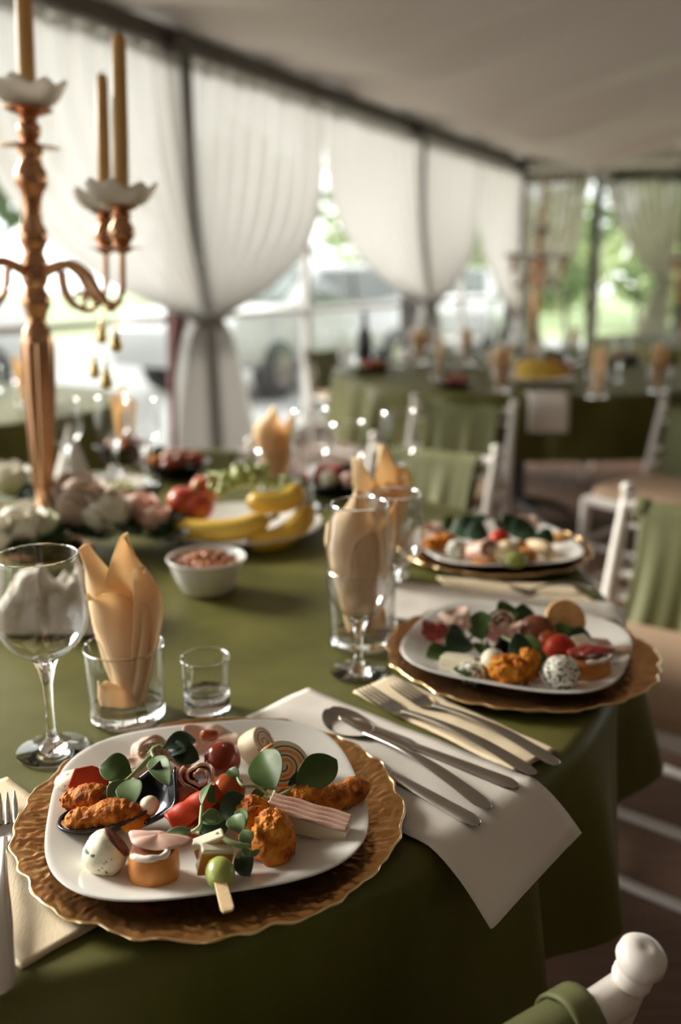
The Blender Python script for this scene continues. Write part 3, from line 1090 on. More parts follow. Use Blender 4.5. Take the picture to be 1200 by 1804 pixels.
# ---------------------------------------------------------------- food on the nearest plate
# black canape spoon with the two strips
def canape_spoon(tip, heel, w, label, handle_end=None):
    tip, heel = Vector(tip), Vector(heel)
    d = (heel - tip)
    L = d.length
    d = d / L
    x = d.cross(Vector((0, 0, 1))).normalized()
    t = thing('canape_spoon', label, 'serving spoon', (tip.x, tip.y, ZP), world_parts=True)

    def bowl(u, v):
        a = 2 * PI * u
        k = v
        return tip.lerp(heel, 0.5) + d * (L / 2 * k * math.cos(a)) + x * (w * k * math.sin(a) * (1 - 0.15 * math.cos(a))) + Vector((0, 0, -tip.z + ZP + 0.0012 + 0.014 * k ** 2.6 + (0.004 * k * k * math.cos(a))))
    MB().grid(bowl, 44, 12, wrap=True).build('bowl', M['black'], t, solid=0.0018)
    if handle_end is not None:
        he = Vector(handle_end)
        st = heel.lerp(tip, 0.16)
        st.z = ZP + 0.004
        dd = (he - st)
        xx = dd.cross(Vector((0, 0, 1))).normalized()

        def hand(u, v):
            ww = w * (0.62 + 0.62 * math.sin(PI * min(1, v * 0.95)) ** 0.8) * (1 - 0.45 * max(0, v - 0.6) / 0.4)
            k = 2 * u - 1
            q = st + dd * v + xx * ww * k
            q.z += 0.011 * k * k - 0.007 * math.sin(PI * v)
            return q
        MB().grid(hand, 16, 18).build('handle', M['black'], t, solid=0.002)
    return t


canape_spoon(fp(102, 1450, 0.008), fp(262, 1446, 0.010), 0.021, 'black glossy canape spoon holding breaded strips at plate left', fp(296, 1366, 0.032))
strip(fp(114, 1442, 0.016), fp(264, 1436, 0.016), 0.0118, 'golden breaded strip lying across the black spoon front edge', seed=3, bend=-0.001, rough=0.0022, freq=190)
strip(fp(112, 1400, 0.020), fp(196, 1408, 0.020), 0.0115, 'golden breaded piece behind the strip on the black spoon', seed=9, bend=0.002, rough=0.0022, freq=190)
ball(fp(263, 1420, 0.020), 0.0085, 'small pale mozzarella ball behind the breaded strip', 'cheese', 'mozzarella_ball', 'cheese', 4)

# herb cheese canape with red pepper at the left rim
t = thing('pepper_canape', 'herb cheese canape topped by a red pepper slice, left rim', 'canape', fp(140, 1385, 0.0), world_parts=True)
MB().blob(fp(140, 1378, 0.012), (0.021, 0.014, 0.011), yaw(R(10)), 0.0015, 90, 5).build('cheese', M['herbcheese'], t)
rt = rot_to((1, 0.1, -0.12))
MB().prism([(-0.017, -0.008), (-0.010, -0.013), (0.008, -0.012), (0.017, -0.004), (0.014, 0.008), (0.0, 0.012), (-0.014, 0.008)], 0.004, rt @ Matrix.Rotation(R(35), 3, 'X'), fp(158, 1374, 0.022)).build('pepper_slice', M['redpepper'], t, smooth=False, bevel=0.0012)

# herb cheese dome with dark biscuit
t = thing('herb_cheese_bite', 'white herb flecked cheese ball with dark meat slice, front left', 'canape', fp(190, 1528, 0.0), world_parts=True)
rt = rot_to((0.55, 0.35, 0.55))
cc = fp(186, 1502, 0.0160)
cn = Vector((0.70, 0.36, 0.55)).normalized()
mb = MB().blob(cc, (0.0170, 0.0175, 0.0170), None, 0.0010, 70, 2, 36, 24)
mb.v = [v - cn * max(0.0, (v - cc).dot(cn) - 0.0105) for v in mb.v]
mb.build('cheese', M['herbcheese'], t)
q = cc + cn * 0.0115
mb = MB().lathe([(0, -0.0012), (0.0128, -0.0012), (0.0142, 0), (0.0128, 0.0014), (0, 0.0014)], 28)
rm = cn.to_track_quat('Z', 'Y').to_matrix()
mb.v = [rm @ v + q for v in mb.v]
mb.build('meat_slice', M['darkmeat'], t)
mb = MB().blob(fp(180, 1472, 0.030), (0.008, 0.004, 0.0025), yaw(R(15)), 0.001, 200, 1)
mb.build('cheese_shaving', M['cheese'], t)

# round toast canape with ham
canape(fp(273, 1550, 0.0), 0.0190, 0.028, 'round toast canape with folded pink ham and whipped cream', rz=R(-8), seed=2, hx=1.15)

# skewer: two cheese cubes, grape, flat stick
t = thing('cheese_skewer', 'bamboo skewer with fried cheese cubes and green grape, front centre', 'skewer', fp(396, 1560, 0.0), world_parts=True)
sa, sb = fp(402, 1606, 0.018), fp(372, 1492, 0.024)
d = (sb - sa).normalized()
mid = (sa + sb) / 2
rt = rot_to(d)
mb = MB()
mb.add([sa + (rt @ Vector((x, y, z))) for x in (0.0,) for y, z in ((-0.0032, -0.001), (0.0032, -0.001), (0.0032, 0.001), (-0.0032, 0.001))] +
       [sa + (rt @ Vector((0.003, y, z))) for y, z in ((-0.0046, -0.0012), (0.0046, -0.0012), (0.0046, 0.0012), (-0.0046, 0.0012))] +
       [sb + (rt @ Vector((0.0, y, z))) for y, z in ((-0.004, -0.0012), (0.004, -0.0012), (0.004, 0.0012), (-0.004, 0.0012))],
       [(3, 2, 1, 0), (0, 1, 5, 4), (1, 2, 6, 5), (2, 3, 7, 6), (3, 0, 4, 7), (4, 5, 9, 8), (5, 6, 10, 9), (6, 7, 11, 10), (7, 4, 8, 11), (8, 9, 10, 11)])
mb.build('stick', M['stick'], t, smooth=False, bevel=0.0004)
MB().blob(fp(388, 1539, 0.020), (0.0135, 0.0108, 0.0108), rt, 0.0002, 50, 1, 30, 20).build('grape', M['grape'], t)
for k, (px, py, hh, tw) in enumerate(((378, 1512, 0.020, 12), (372, 1494, 0.0235, -14))):
    rr = rt @ Matrix.Rotation(R(tw), 3, 'X')
    c_ = fp(px, py, hh)
    MB().box(c_, (0.0105, 0.024, 0.021), rr).build('cheese_cube', M['cheese'], t, smooth=False, bevel=0.0014)
    MB().box(c_ + rr @ Vector((-0.0052, 0, -0.0015)), (0.0018, 0.0245, 0.0185), rr).build('fried_face', M['toast'], t, smooth=False, bevel=0.0008)

# breaded pieces right of the skewer
nugget(fp(481, 1476, 0.020), (0.0155, 0.0145, 0.0215), 'bright orange breaded nugget standing right of the grape skewer', 'breadlight', yaw(R(20)), 3, 0.0032)
nugget(fp(446, 1446, 0.019), (0.016, 0.014, 0.018), 'darker breaded nugget half hidden behind the bright one', 'breaded', yaw(R(60)), 8, 0.003)
strip(fp(470, 1420, 0.014), fp(652, 1386, 0.020), 0.0135, 'long golden breaded chicken strip at the right rim', seed=5, bend=0.004, rough=0.0022, flat=0.8, freq=190)

# ridged pink topped cheese wedge
t = thing('layered_cheese_wedge', 'pale cheese wedge with ridged pinkish top, right side', 'cheese', fp(548, 1488, 0.0), world_parts=True)
wa, wb = fp(478, 1452, 0.006), fp(612, 1484, 0.003)
d = (wb - wa)
L = d.length
d.normalize()
sd = Vector((-d.y, d.x, 0)).normalized()
up = sd.cross(d) * -1
up = Vector((0, 0, 1))


def wedge_low(u, v):
    p = wa + d * (L * v)
    hgt = 0.0125 + 0.004 * (1 - v)
    prof = [(-0.0045, 0.0), (-0.006, hgt), (0.0075, hgt + 0.003), (0.0095, 0.0), (-0.0045, 0.0)]
    k = u * 4
    i = min(int(k), 3)
    a, b = prof[i], prof[i + 1]
    f_ = k - i
    return p + sd * (a[0] + (b[0] - a[0]) * f_) + up * (a[1] + (b[1] - a[1]) * f_)


mb = MB().grid(wedge_low, 16, 20)
b = len(mb.v)
mb.f += [tuple(range(0, 16)), tuple(20 * 17 + i for i in range(16))[::-1]]
mb.build('cheese', M['cheese'], t, bevel=0.0)


def wedge_top(u, v):
    p = wa + d * (L * (v * 1.04 - 0.02))
    hgt = 0.0133 + 0.004 * (1 - v)
    rid = 0.0015 * math.sin(u * 2 * PI * 3.5 + 0.7 * math.sin(v * 14))
    return p + sd * (-0.0075 + 0.0165 * u) + up * (hgt + 0.0035 * u + 0.001 + rid)


MB().grid(wedge_top, 40, 60).build('ham_top', M['hamtop'], t, solid=0.0026)

# wraps
pinwheel(fp(498, 1354, 0.018), (0.15, -0.62, 0.78), 0.0245, 0.014, 'wrap slice with orange and cream spiral, behind the right leaves', turns=2.2)
pinwheel(fp(452, 1314, 0.011), (0.8, -0.30, 0.6), 0.016, 0.020, 'pale wrap slice lying at the back rim with dark filling', fill='salami', turns=2)

# tomatoes and meat rolls
ball(fp(392, 1338, 0.017), 0.0165, 'dark red cherry tomato at the plate centre back', 'tomato', 'cherry_tomato', 'tomato', 1, stalk=(0.2, -0.2, 1))
ball(fp(402, 1392, 0.022), 0.0145, 'orange red cherry tomato right of the salami roll', 'tomatoor', 'cherry_tomato', 'tomato', 2, stalk=(0.4, 0.3, 1))
roll(fp(352, 1374, 0.022), (0.10, -0.62, 0.62), 0.0145, 0.026, 'rolled salami slice with a pale fat rim', turns=2.1)
nugget(fp(318, 1382, 0.015), (0.015, 0.013, 0.014), 'brown meatball left of the salami roll', 'meatball', None, 1, 0.001, 'meatball', 'meatball', 1.0)
nugget(fp(326, 1416, 0.015), (0.013, 0.013, 0.014), 'brown meatball below the salami roll beside the spoon handle', 'meatball', None, 2, 0.001, 'meatball', 'meatball', 1.0)
nugget(fp(372, 1408, 0.012), (0.014, 0.014, 0.012), 'small meatball under the curled leaf at the centre', 'meatball', None, 4, 0.001, 'meatball', 'meatball', 1.0)
mb = MB()
rt = rot_to((0.75, 0.42, 0.30))
mb.grid(lambda u, v: fp(344, 1424, 0.026) + rt @ Vector((0.046 * (v - 0.5), 0.017 * (u - 0.5) * (0.4 + 1.2 * math.sin(PI * (0.25 + 0.6 * v))), 0.008 * math.cos((u - 0.5) * 3.0) + 0.0008 * math.sin(v * 17 + u * 5))), 12, 26)
solo(mb, 'pepper_strip', M['redpepper'], 'glossy red pepper strip in the middle of the plate', 'pepper', solid=0.003)
nugget(fp(352, 1450, 0.011), (0.018, 0.013, 0.011), 'dark red dried tomato under the pepper strip', 'driedtomato', yaw(R(30)), 6, 0.002, 'tomato', 'dried_tomato', 1.0)

# sliced ham at the back
ruffle(fp(368, 1304, 0.010), 0.026, 0.017, 'pale ham slice with pepper piece at the back rim', 'palham', Matrix.Rotation(R(40), 3, 'X'), seed=1, curl=0.003)
mb = MB().blob(fp(368, 1296, 0.021), (0.0095, 0.0045, 0.0075), Matrix.Rotation(R(30), 3, 'X'), 0.0012, 120, 3)
solo(mb, 'pepper_piece', M['tomatoor'], 'bright orange red pepper piece on the back ham slice', 'pepper')
ruffle(fp(300, 1332, 0.012), 0.022, 0.014, 'rosy ham slice under the dark leaf at the back', 'ham', Matrix.Rotation(R(25), 3, 'X'), seed=3, curl=0.005)
roll(fp(258, 1322, 0.013), (0.5, -0.7, 0.4), 0.0135, 0.024, 'pale ham roll at the back left of the plate', 'palham', 'palham', turns=1.5)
ruffle(fp(240, 1352, 0.010), 0.023, 0.014, 'tan ham slice under the left salad leaves', 'palham', Matrix.Rotation(R(20), 3, 'X') @ yaw(R(30)), seed=5, curl=0.004)

# salad leaves
UPC = (0, -0.55, 0.8)
sprig('round green salad leaf at the upper left of the plate', [(fp(232, 1362, 0.026), fp(174, 1352, 0.030), 0.019, UPC, 0.25, 0.12)], [([fp(232, 1362, 0.026), fp(250, 1352, 0.028), fp(272, 1322, 0.032)], 0.0016)])
sprig('pair of grey green leaves standing above the breaded strips', [(fp(222, 1374, 0.030), fp(192, 1414, 0.024), 0.012, UPC, 0.3, 0.05, 'leafpale'), (fp(226, 1374, 0.030), fp(234, 1420, 0.023), 0.016, UPC, 0.2, 0.10, 'leafpale')], [([fp(224, 1374, 0.030), fp(240, 1358, 0.031), fp(262, 1334, 0.031)], 0.0015)], 'leafpale')
sprig('narrow pale leaf drooping left of the salami roll', [(fp(271, 1334, 0.034), fp(298, 1386, 0.030), 0.0135, UPC, 0.3, 0.10, 'leafpale')], [([fp(271, 1334, 0.034), fp(268, 1322, 0.034), fp(285, 1312, 0.030)], 0.0015)], 'leafpale')
sprig('dark leaf cluster at the back of the plate', [(fp(288, 1318, 0.030), fp(346, 1304, 0.028), 0.013, UPC, 0.25, 0.18, 'leafdark'), (fp(300, 1328, 0.024), fp(352, 1338, 0.018), 0.016, UPC, 0.2, 0.2, 'leafdark'), (fp(296, 1322, 0.026), fp(330, 1322, 0.030), 0.011, UPC, 0.25, 0.1, 'leafdark')], [([fp(288, 1318, 0.030), fp(274, 1316, 0.030), fp(262, 1330, 0.026)], 0.002)], 'leafdark')
sprig('large pair of lamb lettuce leaves at the right of the plate', [(fp(485, 1392, 0.028), fp(462, 1322, 0.040), 0.0235, (-0.2, -0.8, 0.6), 0.3, 0.06), (fp(522, 1388, 0.028), fp(594, 1338, 0.038), 0.021, (0.1, -0.7, 0.7), 0.3, 0.10), (fp(506, 1384, 0.022), fp(556, 1362, 0.026), 0.009, UPC, 0.2, 0.1, 'leafdark')],
      [([fp(520, 1388, 0.028), fp(494, 1402, 0.027), fp(462, 1408, 0.024), fp(438, 1418, 0.020)], 0.0021), ([fp(485, 1394, 0.028), fp(486, 1402, 0.027)], 0.002)])
sprig('curled leaf with thin stem bending over the orange tomato', [(fp(420, 1372, 0.034), fp(402, 1356, 0.036), 0.008, UPC, 0.4, 0.1), (fp(460, 1406, 0.024), fp(452, 1388, 0.030), 0.010, UPC, 0.3, 0.1)], [([fp(418, 1370, 0.034), fp(428, 1384, 0.033), fp(452, 1386, 0.031), fp(472, 1400, 0.027)], 0.0015)])
sprig('slim pale leaf and curling stem over the red pepper strip', [(fp(356, 1418, 0.038), fp(378, 1376, 0.044), 0.0075, (-0.6, -0.5, 0.5), 0.3, 0.10, 'leafpale'), (fp(366, 1412, 0.036), fp(384, 1388, 0.038), 0.011, (0.5, -0.6, 0.5), 0.2, 0.1, 'leaf'), (fp(340, 1464, 0.030), fp(288, 1472, 0.026), 0.006, UPC, 0.2, 0.1, 'leafpale')],
      [([fp(356, 1420, 0.038), fp(354, 1442, 0.036), fp(352, 1456, 0.034), fp(338, 1466, 0.030)], 0.0016)], 'leafpale')
sprig('dark leaf cluster right of the red pepper strip', [(fp(388, 1436, 0.026), fp(442, 1412, 0.030), 0.018, UPC, 0.25, 0.15, 'leafdark'), (fp(352, 1468, 0.022), fp(404, 1452, 0.024), 0.014, UPC, 0.2, 0.12, 'leafdark'), (fp(398, 1438, 0.026), fp(440, 1432, 0.022), 0.016, UPC, 0.2, 0.1, 'leafdark'), (fp(430, 1490, 0.020), fp(438, 1548, 0.006), 0.014, (-0.4, -0.8, 0.3), 0.2, 0.06, 'leafdark')], [([fp(352, 1468, 0.022), fp(330, 1462, 0.02)], 0.0015)], 'leafdark')
sprig('trailing grey green leaf sprig above the cheese cubes', [(fp(392, 1440, 0.034), fp(354, 1442, 0.036), 0.009, UPC, 0.3, 0.1), (fp(396, 1444, 0.034), fp(352, 1446, 0.032), 0.007, UPC, 0.3, 0.05), (fp(428, 1468, 0.034), fp(408, 1438, 0.038), 0.011, UPC, 0.4, 0.12), (fp(428, 1464, 0.034), fp(424, 1424, 0.038), 0.008, UPC, 0.3, 0.1), (fp(440, 1488, 0.030), fp(428, 1462, 0.036), 0.0085, UPC, 0.2, 0.1)],
      [([fp(382, 1470, 0.034), fp(410, 1486, 0.032), fp(440, 1492, 0.029)], 0.0022), ([fp(438, 1492, 0.029), fp(424, 1500, 0.026), fp(418, 1512, 0.022)], 0.0016), ([fp(428, 1466, 0.034), fp(438, 1490, 0.029)], 0.0018)], 'leafpale')
sprig('tiny pale leaf at the end of the trailing sprig', [(fp(440, 1496, 0.028), fp(434, 1510, 0.024), 0.007, UPC, 0.2, 0.1), (fp(446, 1498, 0.028), fp(452, 1508, 0.025), 0.006, UPC, 0.2, 0.1)], [], 'leafpale')

# ---------------------------------------------------------------- food on the second plate (right)
LEAFW = 1.45
ruffle(fp(772, 1118, 0.010), 0.026, 0.018, 'red cured ham slice at the left rim of the second plate', 'salami', Matrix.Rotation(R(30), 3, 'X'), seed=2, amp=0.005)
ruffle(fp(800, 1092, 0.008), 0.030, 0.018, 'pale pink ham slice at the back left of the second plate', 'palham', Matrix.Rotation(R(25), 3, 'X'), seed=4, amp=0.004)
sprig('dark green leaves at the left side of the second plate', [(fp(826, 1126, 0.020), fp(786, 1150, 0.014), 0.020, UPC, 0.2, 0.12, 'leafdark'), (fp(820, 1118, 0.022), fp(790, 1124, 0.022), 0.016, UPC, 0.2, 0.12, 'leafdark'), (fp(790, 1146, 0.014), fp(750, 1158, 0.010), 0.014, UPC, 0.2, 0.1, 'leaf')], [([fp(826, 1126, 0.020), fp(845, 1110, 0.022)], 0.002)])
sprig('upright green leaf sprig at the back of the second plate', [(fp(846, 1120, 0.026), fp(848, 1076, 0.046), 0.014, (-0.2, -0.9, 0.3), 0.25, 0.1), (fp(850, 1128, 0.024), fp(836, 1104, 0.030), 0.014, UPC, 0.25, 0.1), (fp(850, 1134, 0.022), fp(846, 1152, 0.016), 0.012, UPC, 0.25, 0.1)], [([fp(848, 1120, 0.026), fp(852, 1150, 0.016)], 0.002)])
sprig('green leaves at the back centre of the second plate', [(fp(880, 1090, 0.026), fp(908, 1070, 0.036), 0.018, UPC, 0.25, 0.12), (fp(900, 1094, 0.024), fp(948, 1090, 0.026), 0.020, UPC, 0.2, 0.15, 'leafdark'), (fp(876, 1094, 0.024), fp(862, 1082, 0.032), 0.013, UPC, 0.2, 0.1, 'leafdark')], [([fp(880, 1090, 0.026), fp(900, 1110, 0.02)], 0.002)])
roll(fp(878, 1104, 0.024), (0.1, -0.6, 0.6), 0.018, 0.030, 'rolled salami at the centre of the second plate', turns=2.0)
ruffle(fp(892, 1110, 0.030), 0.018, 0.014, 'pink ham ruffle beside the rolled salami on second plate', 'ham', Matrix.Rotation(R(35), 3, 'X'), seed=6)
canape_spoon(fp(838, 1172, 0.006), fp(940, 1196, 0.008), 0.024, 'black glossy canape spoon under orange nuggets, second plate', fp(868, 1140, 0.026))
nugget(fp(896, 1178, 0.020), (0.021, 0.016, 0.015), 'orange breaded nugget in front on the second plate', 'breadlight', yaw(R(-10)), 12, 0.004)
nugget(fp(929, 1172, 0.022), (0.0125, 0.0125, 0.018), 'upright orange breaded nugget right of the front one, second plate', 'breadlight', yaw(R(30)), 14, 0.004)
ball(fp(869, 1164, 0.022), 0.014, 'pale cheese ball beside the orange nuggets, second plate', 'cheese', 'mozzarella_ball', 'cheese', 3)
ball(fp(945, 1112, 0.024), (0.021, 0.020, 0.020), 'brown red meatball behind the nuggets on second plate', 'meatball', 'meatball', 'meatball', 9, 0.0012)
mb = MB().lathe([(0, -0.004), (0.0235, -0.004), (0.0255, 0), (0.0235, 0.004), (0, 0.004)], 32)
rm = Vector((0.05, -0.75, 0.45)).to_track_quat('Z', 'Y').to_matrix()
mb.v = [rm @ v + fp(996, 1092, 0.034) for v in mb.v]
solo(mb, 'cracker', M['crackedbread'], 'round golden cracker standing at the back of the second plate', 'cracker')
sprig('small green leaf in front of the round golden cracker', [(fp(992, 1122, 0.026), fp(990, 1096, 0.038), 0.012, (0, -0.95, 0.2), 0.2, 0.1), (fp(998, 1122, 0.024), fp(1045, 1132, 0.018), 0.016, UPC, 0.2, 0.12, 'leafdark'), (fp(996, 1124, 0.022), fp(1020, 1112, 0.026), 0.012, UPC, 0.2, 0.12)], [([fp(992, 1122, 0.026), fp(990, 1140, 0.018)], 0.002)])
ball(fp(986, 1146, 0.020), 0.019, 'red cherry tomato in front of the cracker, second plate', 'redpepper', 'cherry_tomato', 'tomato', 7, stalk=(0.3, 0, 1))
ball(fp(966, 1130, 0.020), 0.014, 'orange cherry tomato left of the red one, second plate', 'tomatoor', 'cherry_tomato', 'tomato', 8, stalk=(0, 0, 1))
mb = MB().box(fp(1022, 1140, 0.024), (0.022, 0.020, 0.022), yaw(R(25)) @ Matrix.Rotation(R(20), 3, 'X'))
solo(mb, 'cheese_cube', M['cheese'], 'pale cheese cube right of the red tomato, second plate', 'cheese', smooth=False, bevel=0.002)
ball(fp(987, 1186, 0.020), (0.021, 0.020, 0.020), 'herb coated white cheese ball in front on the second plate', 'blueveg', 'cheese_ball', 'cheese', 11, 0.001)
canape(fp(1036, 1192, 0.0), 0.025, 0.026, 'toast canape with cream and cured ham, right of second plate', 'salami', rz=R(20), seed=4)
mb = MB().box(fp(808, 1166, 0.008), (0.038, 0.022, 0.014), yaw(R(-30)))
solo(mb, 'cheese_slice', M['cheese'], 'pale cheese wedge at the front left of the second plate', 'cheese', smooth=False, bevel=0.002)
nugget(fp(834, 1184, 0.010), (0.018, 0.014, 0.012), 'herb speckled cheese bite at the front rim of the second plate', 'blueveg', None, 5, 0.002, 'cheese', 'cheese_bite', 1.0)
sprig('small green leaf lying at the front left of second plate', [(fp(810, 1172, 0.014), fp(828, 1192, 0.012), 0.014, UPC, 0.2, 0.1)], [])
sprig('green leaves draped between nuggets and salami on second plate', [(fp(902, 1130, 0.034), fp(956, 1160, 0.028), 0.016, UPC, 0.2, 0.15), (fp(896, 1150, 0.034), fp(942, 1146, 0.034), 0.022, UPC, 0.2, 0.12, 'leafdark'), (fp(930, 1140, 0.030), fp(960, 1190, 0.016), 0.012, UPC, 0.2, 0.12)], [([fp(902, 1130, 0.034), fp(886, 1122, 0.034)], 0.002)])
ruffle(fp(1062, 1140, 0.014), 0.026, 0.017, 'tan ham slice at the right rim of the second plate', 'palham', Matrix.Rotation(R(15), 3, 'X'), seed=8)
t = thing('snack_skewer', 'bamboo skewer reaching over the right rim of second plate', 'skewer', fp(1050, 1146, 0.0), world_parts=True)
MB().tube([fp(1030, 1146, 0.024), fp(1112, 1148, 0.022)], 0.0028, 8).build('stick', M['stick'], t)
MB().blob(fp(1040, 1146, 0.020), (0.010, 0.010, 0.010), None, 0.0005, 50, 1).build('olive', M['grape'], t)

# ---------------------------------------------------------------- food on the third plate (back right)
sprig('dark salad leaf heap at the back left of third plate', [(fp(850, 938, 0.024), fp(792, 936, 0.022), 0.030, UPC, 0.2, 0.15, 'leafdark'), (fp(840, 930, 0.030), fp(828, 910, 0.044), 0.026, UPC, 0.2, 0.1, 'leafdark'), (fp(820, 940, 0.026), fp(862, 944, 0.024), 0.026, UPC, 0.2, 0.15, 'leafdark'), (fp(800, 930, 0.02), fp(778, 922, 0.028), 0.022, UPC, 0.2, 0.1)], [([fp(850, 938, 0.024), fp(870, 946, 0.018)], 0.003)])
sprig('dark salad leaves at the back right of third plate', [(fp(890, 940, 0.026), fp(922, 920, 0.040), 0.030, UPC, 0.2, 0.12, 'leafdark'), (fp(900, 944, 0.024), fp(946, 934, 0.030), 0.028, UPC, 0.2, 0.15, 'leafdark'), (fp(880, 936, 0.028), fp(896, 922, 0.036), 0.022, UPC, 0.2, 0.12)], [([fp(890, 940, 0.026), fp(880, 950, 0.02)], 0.003)])
sprig('dark leaf hanging at the right rim of third plate', [(fp(942, 944, 0.020), fp(978, 956, 0.012), 0.022, UPC, 0.2, 0.12, 'leafdark')], [])
strip(fp(740, 960, 0.016), fp(804, 952, 0.016), 0.014, 'orange breaded strip at the left of third plate', seed=15)
nugget(fp(805, 968, 0.015), (0.016, 0.016, 0.015), 'pale herb cheese bite at the front left of third plate', 'blueveg', None, 5, 0.002, 'cheese', 'cheese_bite', 1.0)
ruffle(fp(762, 938, 0.014), 0.028, 0.020, 'pink ham slice at the back left rim of third plate', 'palham', Matrix.Rotation(R(30), 3, 'X'), seed=3)
roll(fp(846, 972, 0.020), (0.5, -0.6, 0.3), 0.020, 0.034, 'rosy ham roll at the front of third plate', 'ham', 'palham', turns=1.6)
canape(fp(852, 990, 0.0), 0.024, 0.024, 'toast canape at the front of third plate', 'ham', seed=5)
ball(fp(880, 952, 0.026), 0.018, 'red cherry tomato at the middle of third plate', 'redpepper', 'cherry_tomato', 'tomato', 17, stalk=(0, 0, 1))
nugget(fp(893, 974, 0.020), (0.022, 0.020, 0.019), 'golden bread ball left of the wedges on third plate', 'crumb', None, 25, 0.001, 'bread', 'bread_ball', 1.0)
ball(fp(908, 988, 0.014), (0.020, 0.014, 0.014), 'green grape at the front of third plate', 'grape', 'green_grape', 'grape', 18)
for k, (a_, b_, lab) in enumerate((((914, 960), (942, 985), 'golden potato wedge left of the pale cheese stick, third plate'), ((920, 948), (976, 974), 'pale cheese stick slanting right on third plate'))):
    strip(fp(*a_, 0.018), fp(*b_, 0.012), 0.012, lab, 'crumb' if k else 'toast', seed=20 + k, rough=0.0012, name='cheese_stick' if k else 'potato_wedge', cat='snack')
mb = MB().blob(fp(984, 946, 0.012), (0.022, 0.018, 0.008), None, 0.001, 60, 2)
solo(mb, 'cracker', M['crackedbread'], 'brown cracker at the right rim of third plate', 'cracker')
ruffle(fp(935, 922, 0.012), 0.030, 0.018, 'pale ham slice at the back rim of third plate', 'palham', Matrix.Rotation(R(20), 3, 'X'), seed=9)

LEAFW = 1.0
# ---------------------------------------------------------------- napkins on the cloth
def tp(px, py):
    q = at(px, py, CT)
    return (q.x, q.y)


def dirn(a, b):
    return (b[0] - a[0], b[1] - a[1])


def strip_napkin(S, a, p, width, length, label, m, name='napkin', lift=0.0012, droop=0.72, fold=2, base=None):
    S, a, p = Vector((*S, 0)), Vector((*a, 0)).normalized(), Vector((*p, 0)).normalized()
    t = thing(name, label, 'napkin', (S.x + a.x * length * 0.3, S.y + a.y * length * 0.3, CT), world_parts=True)

    def fn(lay):
        def g(u, v):
            q = S + a * (length * v) + p * (width * (u + 0.02 * lay))
            rr = (q - TC).length - (TR + 0.004)
            z = CT + lift + 0.0016 * lay
            if rr > 0:
                z += 0.002 - droop * rr * min(1.0, 0.35 + rr / 0.10) - 0.002 * math.sin(u * PI)
            else:
                z += 0.0012 * noise.noise(Vector((q.x * 25, q.y * 25, 5 + lay)))
            return Vector((q.x, q.y, z + 0.0004 * noise.noise(Vector((q.x * 80, q.y * 80, 1)))))
        return g
    for k in range(fold):
        MB().grid(fn(k), 16, 44).build('folded_layer', M[m], t, solid=0.0011)
    return t


e1 = dirn(tp(545, 1215), tp(930, 1370))
strip_napkin(tp(545, 1215), e1, (e1[1], -e1[0]), 0.145, 0.335, 'white folded napkin under spoon and knives, hanging off the table edge', 'whitenap')
e1 = dirn(tp(622, 1222), tp(926, 1374))
strip_napkin(tp(622, 1222), e1, (-e1[1], e1[0]), 0.062, 0.225, 'cream napkin under the two forks, beside the second charger', 'cream')
a0 = at(-95, 1500, CT); a1 = at(60, 1672, CT)
e1 = dirn(tp(-160, 1500), tp(15, 1684))
strip_napkin(tp(-200, 1460), e1, (-e1[1], e1[0]), 0.105, 0.232, 'cream ribbed napkin under the left fork at the bottom left corner', 'cream', droop=0.25)
q = at(735, 1062, CT)
strip_napkin((q.x - 0.03, q.y + 0.09), (0.95, -0.30), (-0.30, -0.95), 0.15, 0.34, 'white folded napkin lying behind the second plate', 'whitenap')
q = at(832, 1030, CT)
strip_napkin((q.x - 0.05, q.y + 0.03), (0.9, -0.18), (0.2, -0.95), 0.085, 0.20, 'cream napkin in front of the third charger', 'cream')


# ---------------------------------------------------------------- cutlery
def sweep_bar(path, wid, thk, cup=None, up=(0, 0, 1), nu=8):
    """flat bar following path: width and thickness per point"""
    mb = MB()
    n = len(path)
    ring = []
    for k in range(n):
        d = (path[min(k + 1, n - 1)] - path[max(k - 1, 0)]).normalized()
        x = d.cross(Vector(up)).normalized()
        y = x.cross(d).normalized()
        pts = []
        for i in range(nu + 1):
            s = 2 * i / nu - 1
            pts.append(path[k] + x * wid[k] * s + y * (thk[k] * (1 - s * s) ** 0.5 + (cup[k] * (s * s - 1) if cup else 0)))
        for i in range(nu - 1, 0, -1):
            s = 2 * i / nu - 1
            pts.append(path[k] + x * wid[k] * s + y * (-thk[k] * 0.6 + (cup[k] * (s * s - 1) if cup else 0)))
        ring.append(pts)
    m = len(ring[0])
    mb.v = [q for r_ in ring for q in r_]
    for k in range(n - 1):
        for i in range(m):
            a, b = k * m + i, k * m + (i + 1) % m
            mb.f.append((a, b, b + m, a + m))
    mb.f.append(tuple(range(m))[::-1])
    mb.f.append(tuple((n - 1) * m + i for i in range(m)))
    return mb


def lerp_tab(tab, t):
    for (a, va), (b, vb) in zip(tab[:-1], tab[1:]):
        if t <= b:
            k = (t - a) / (b - a)
            k = k * k * (3 - 2 * k)
            return va + (vb - va) * k
    return tab[-1][1]


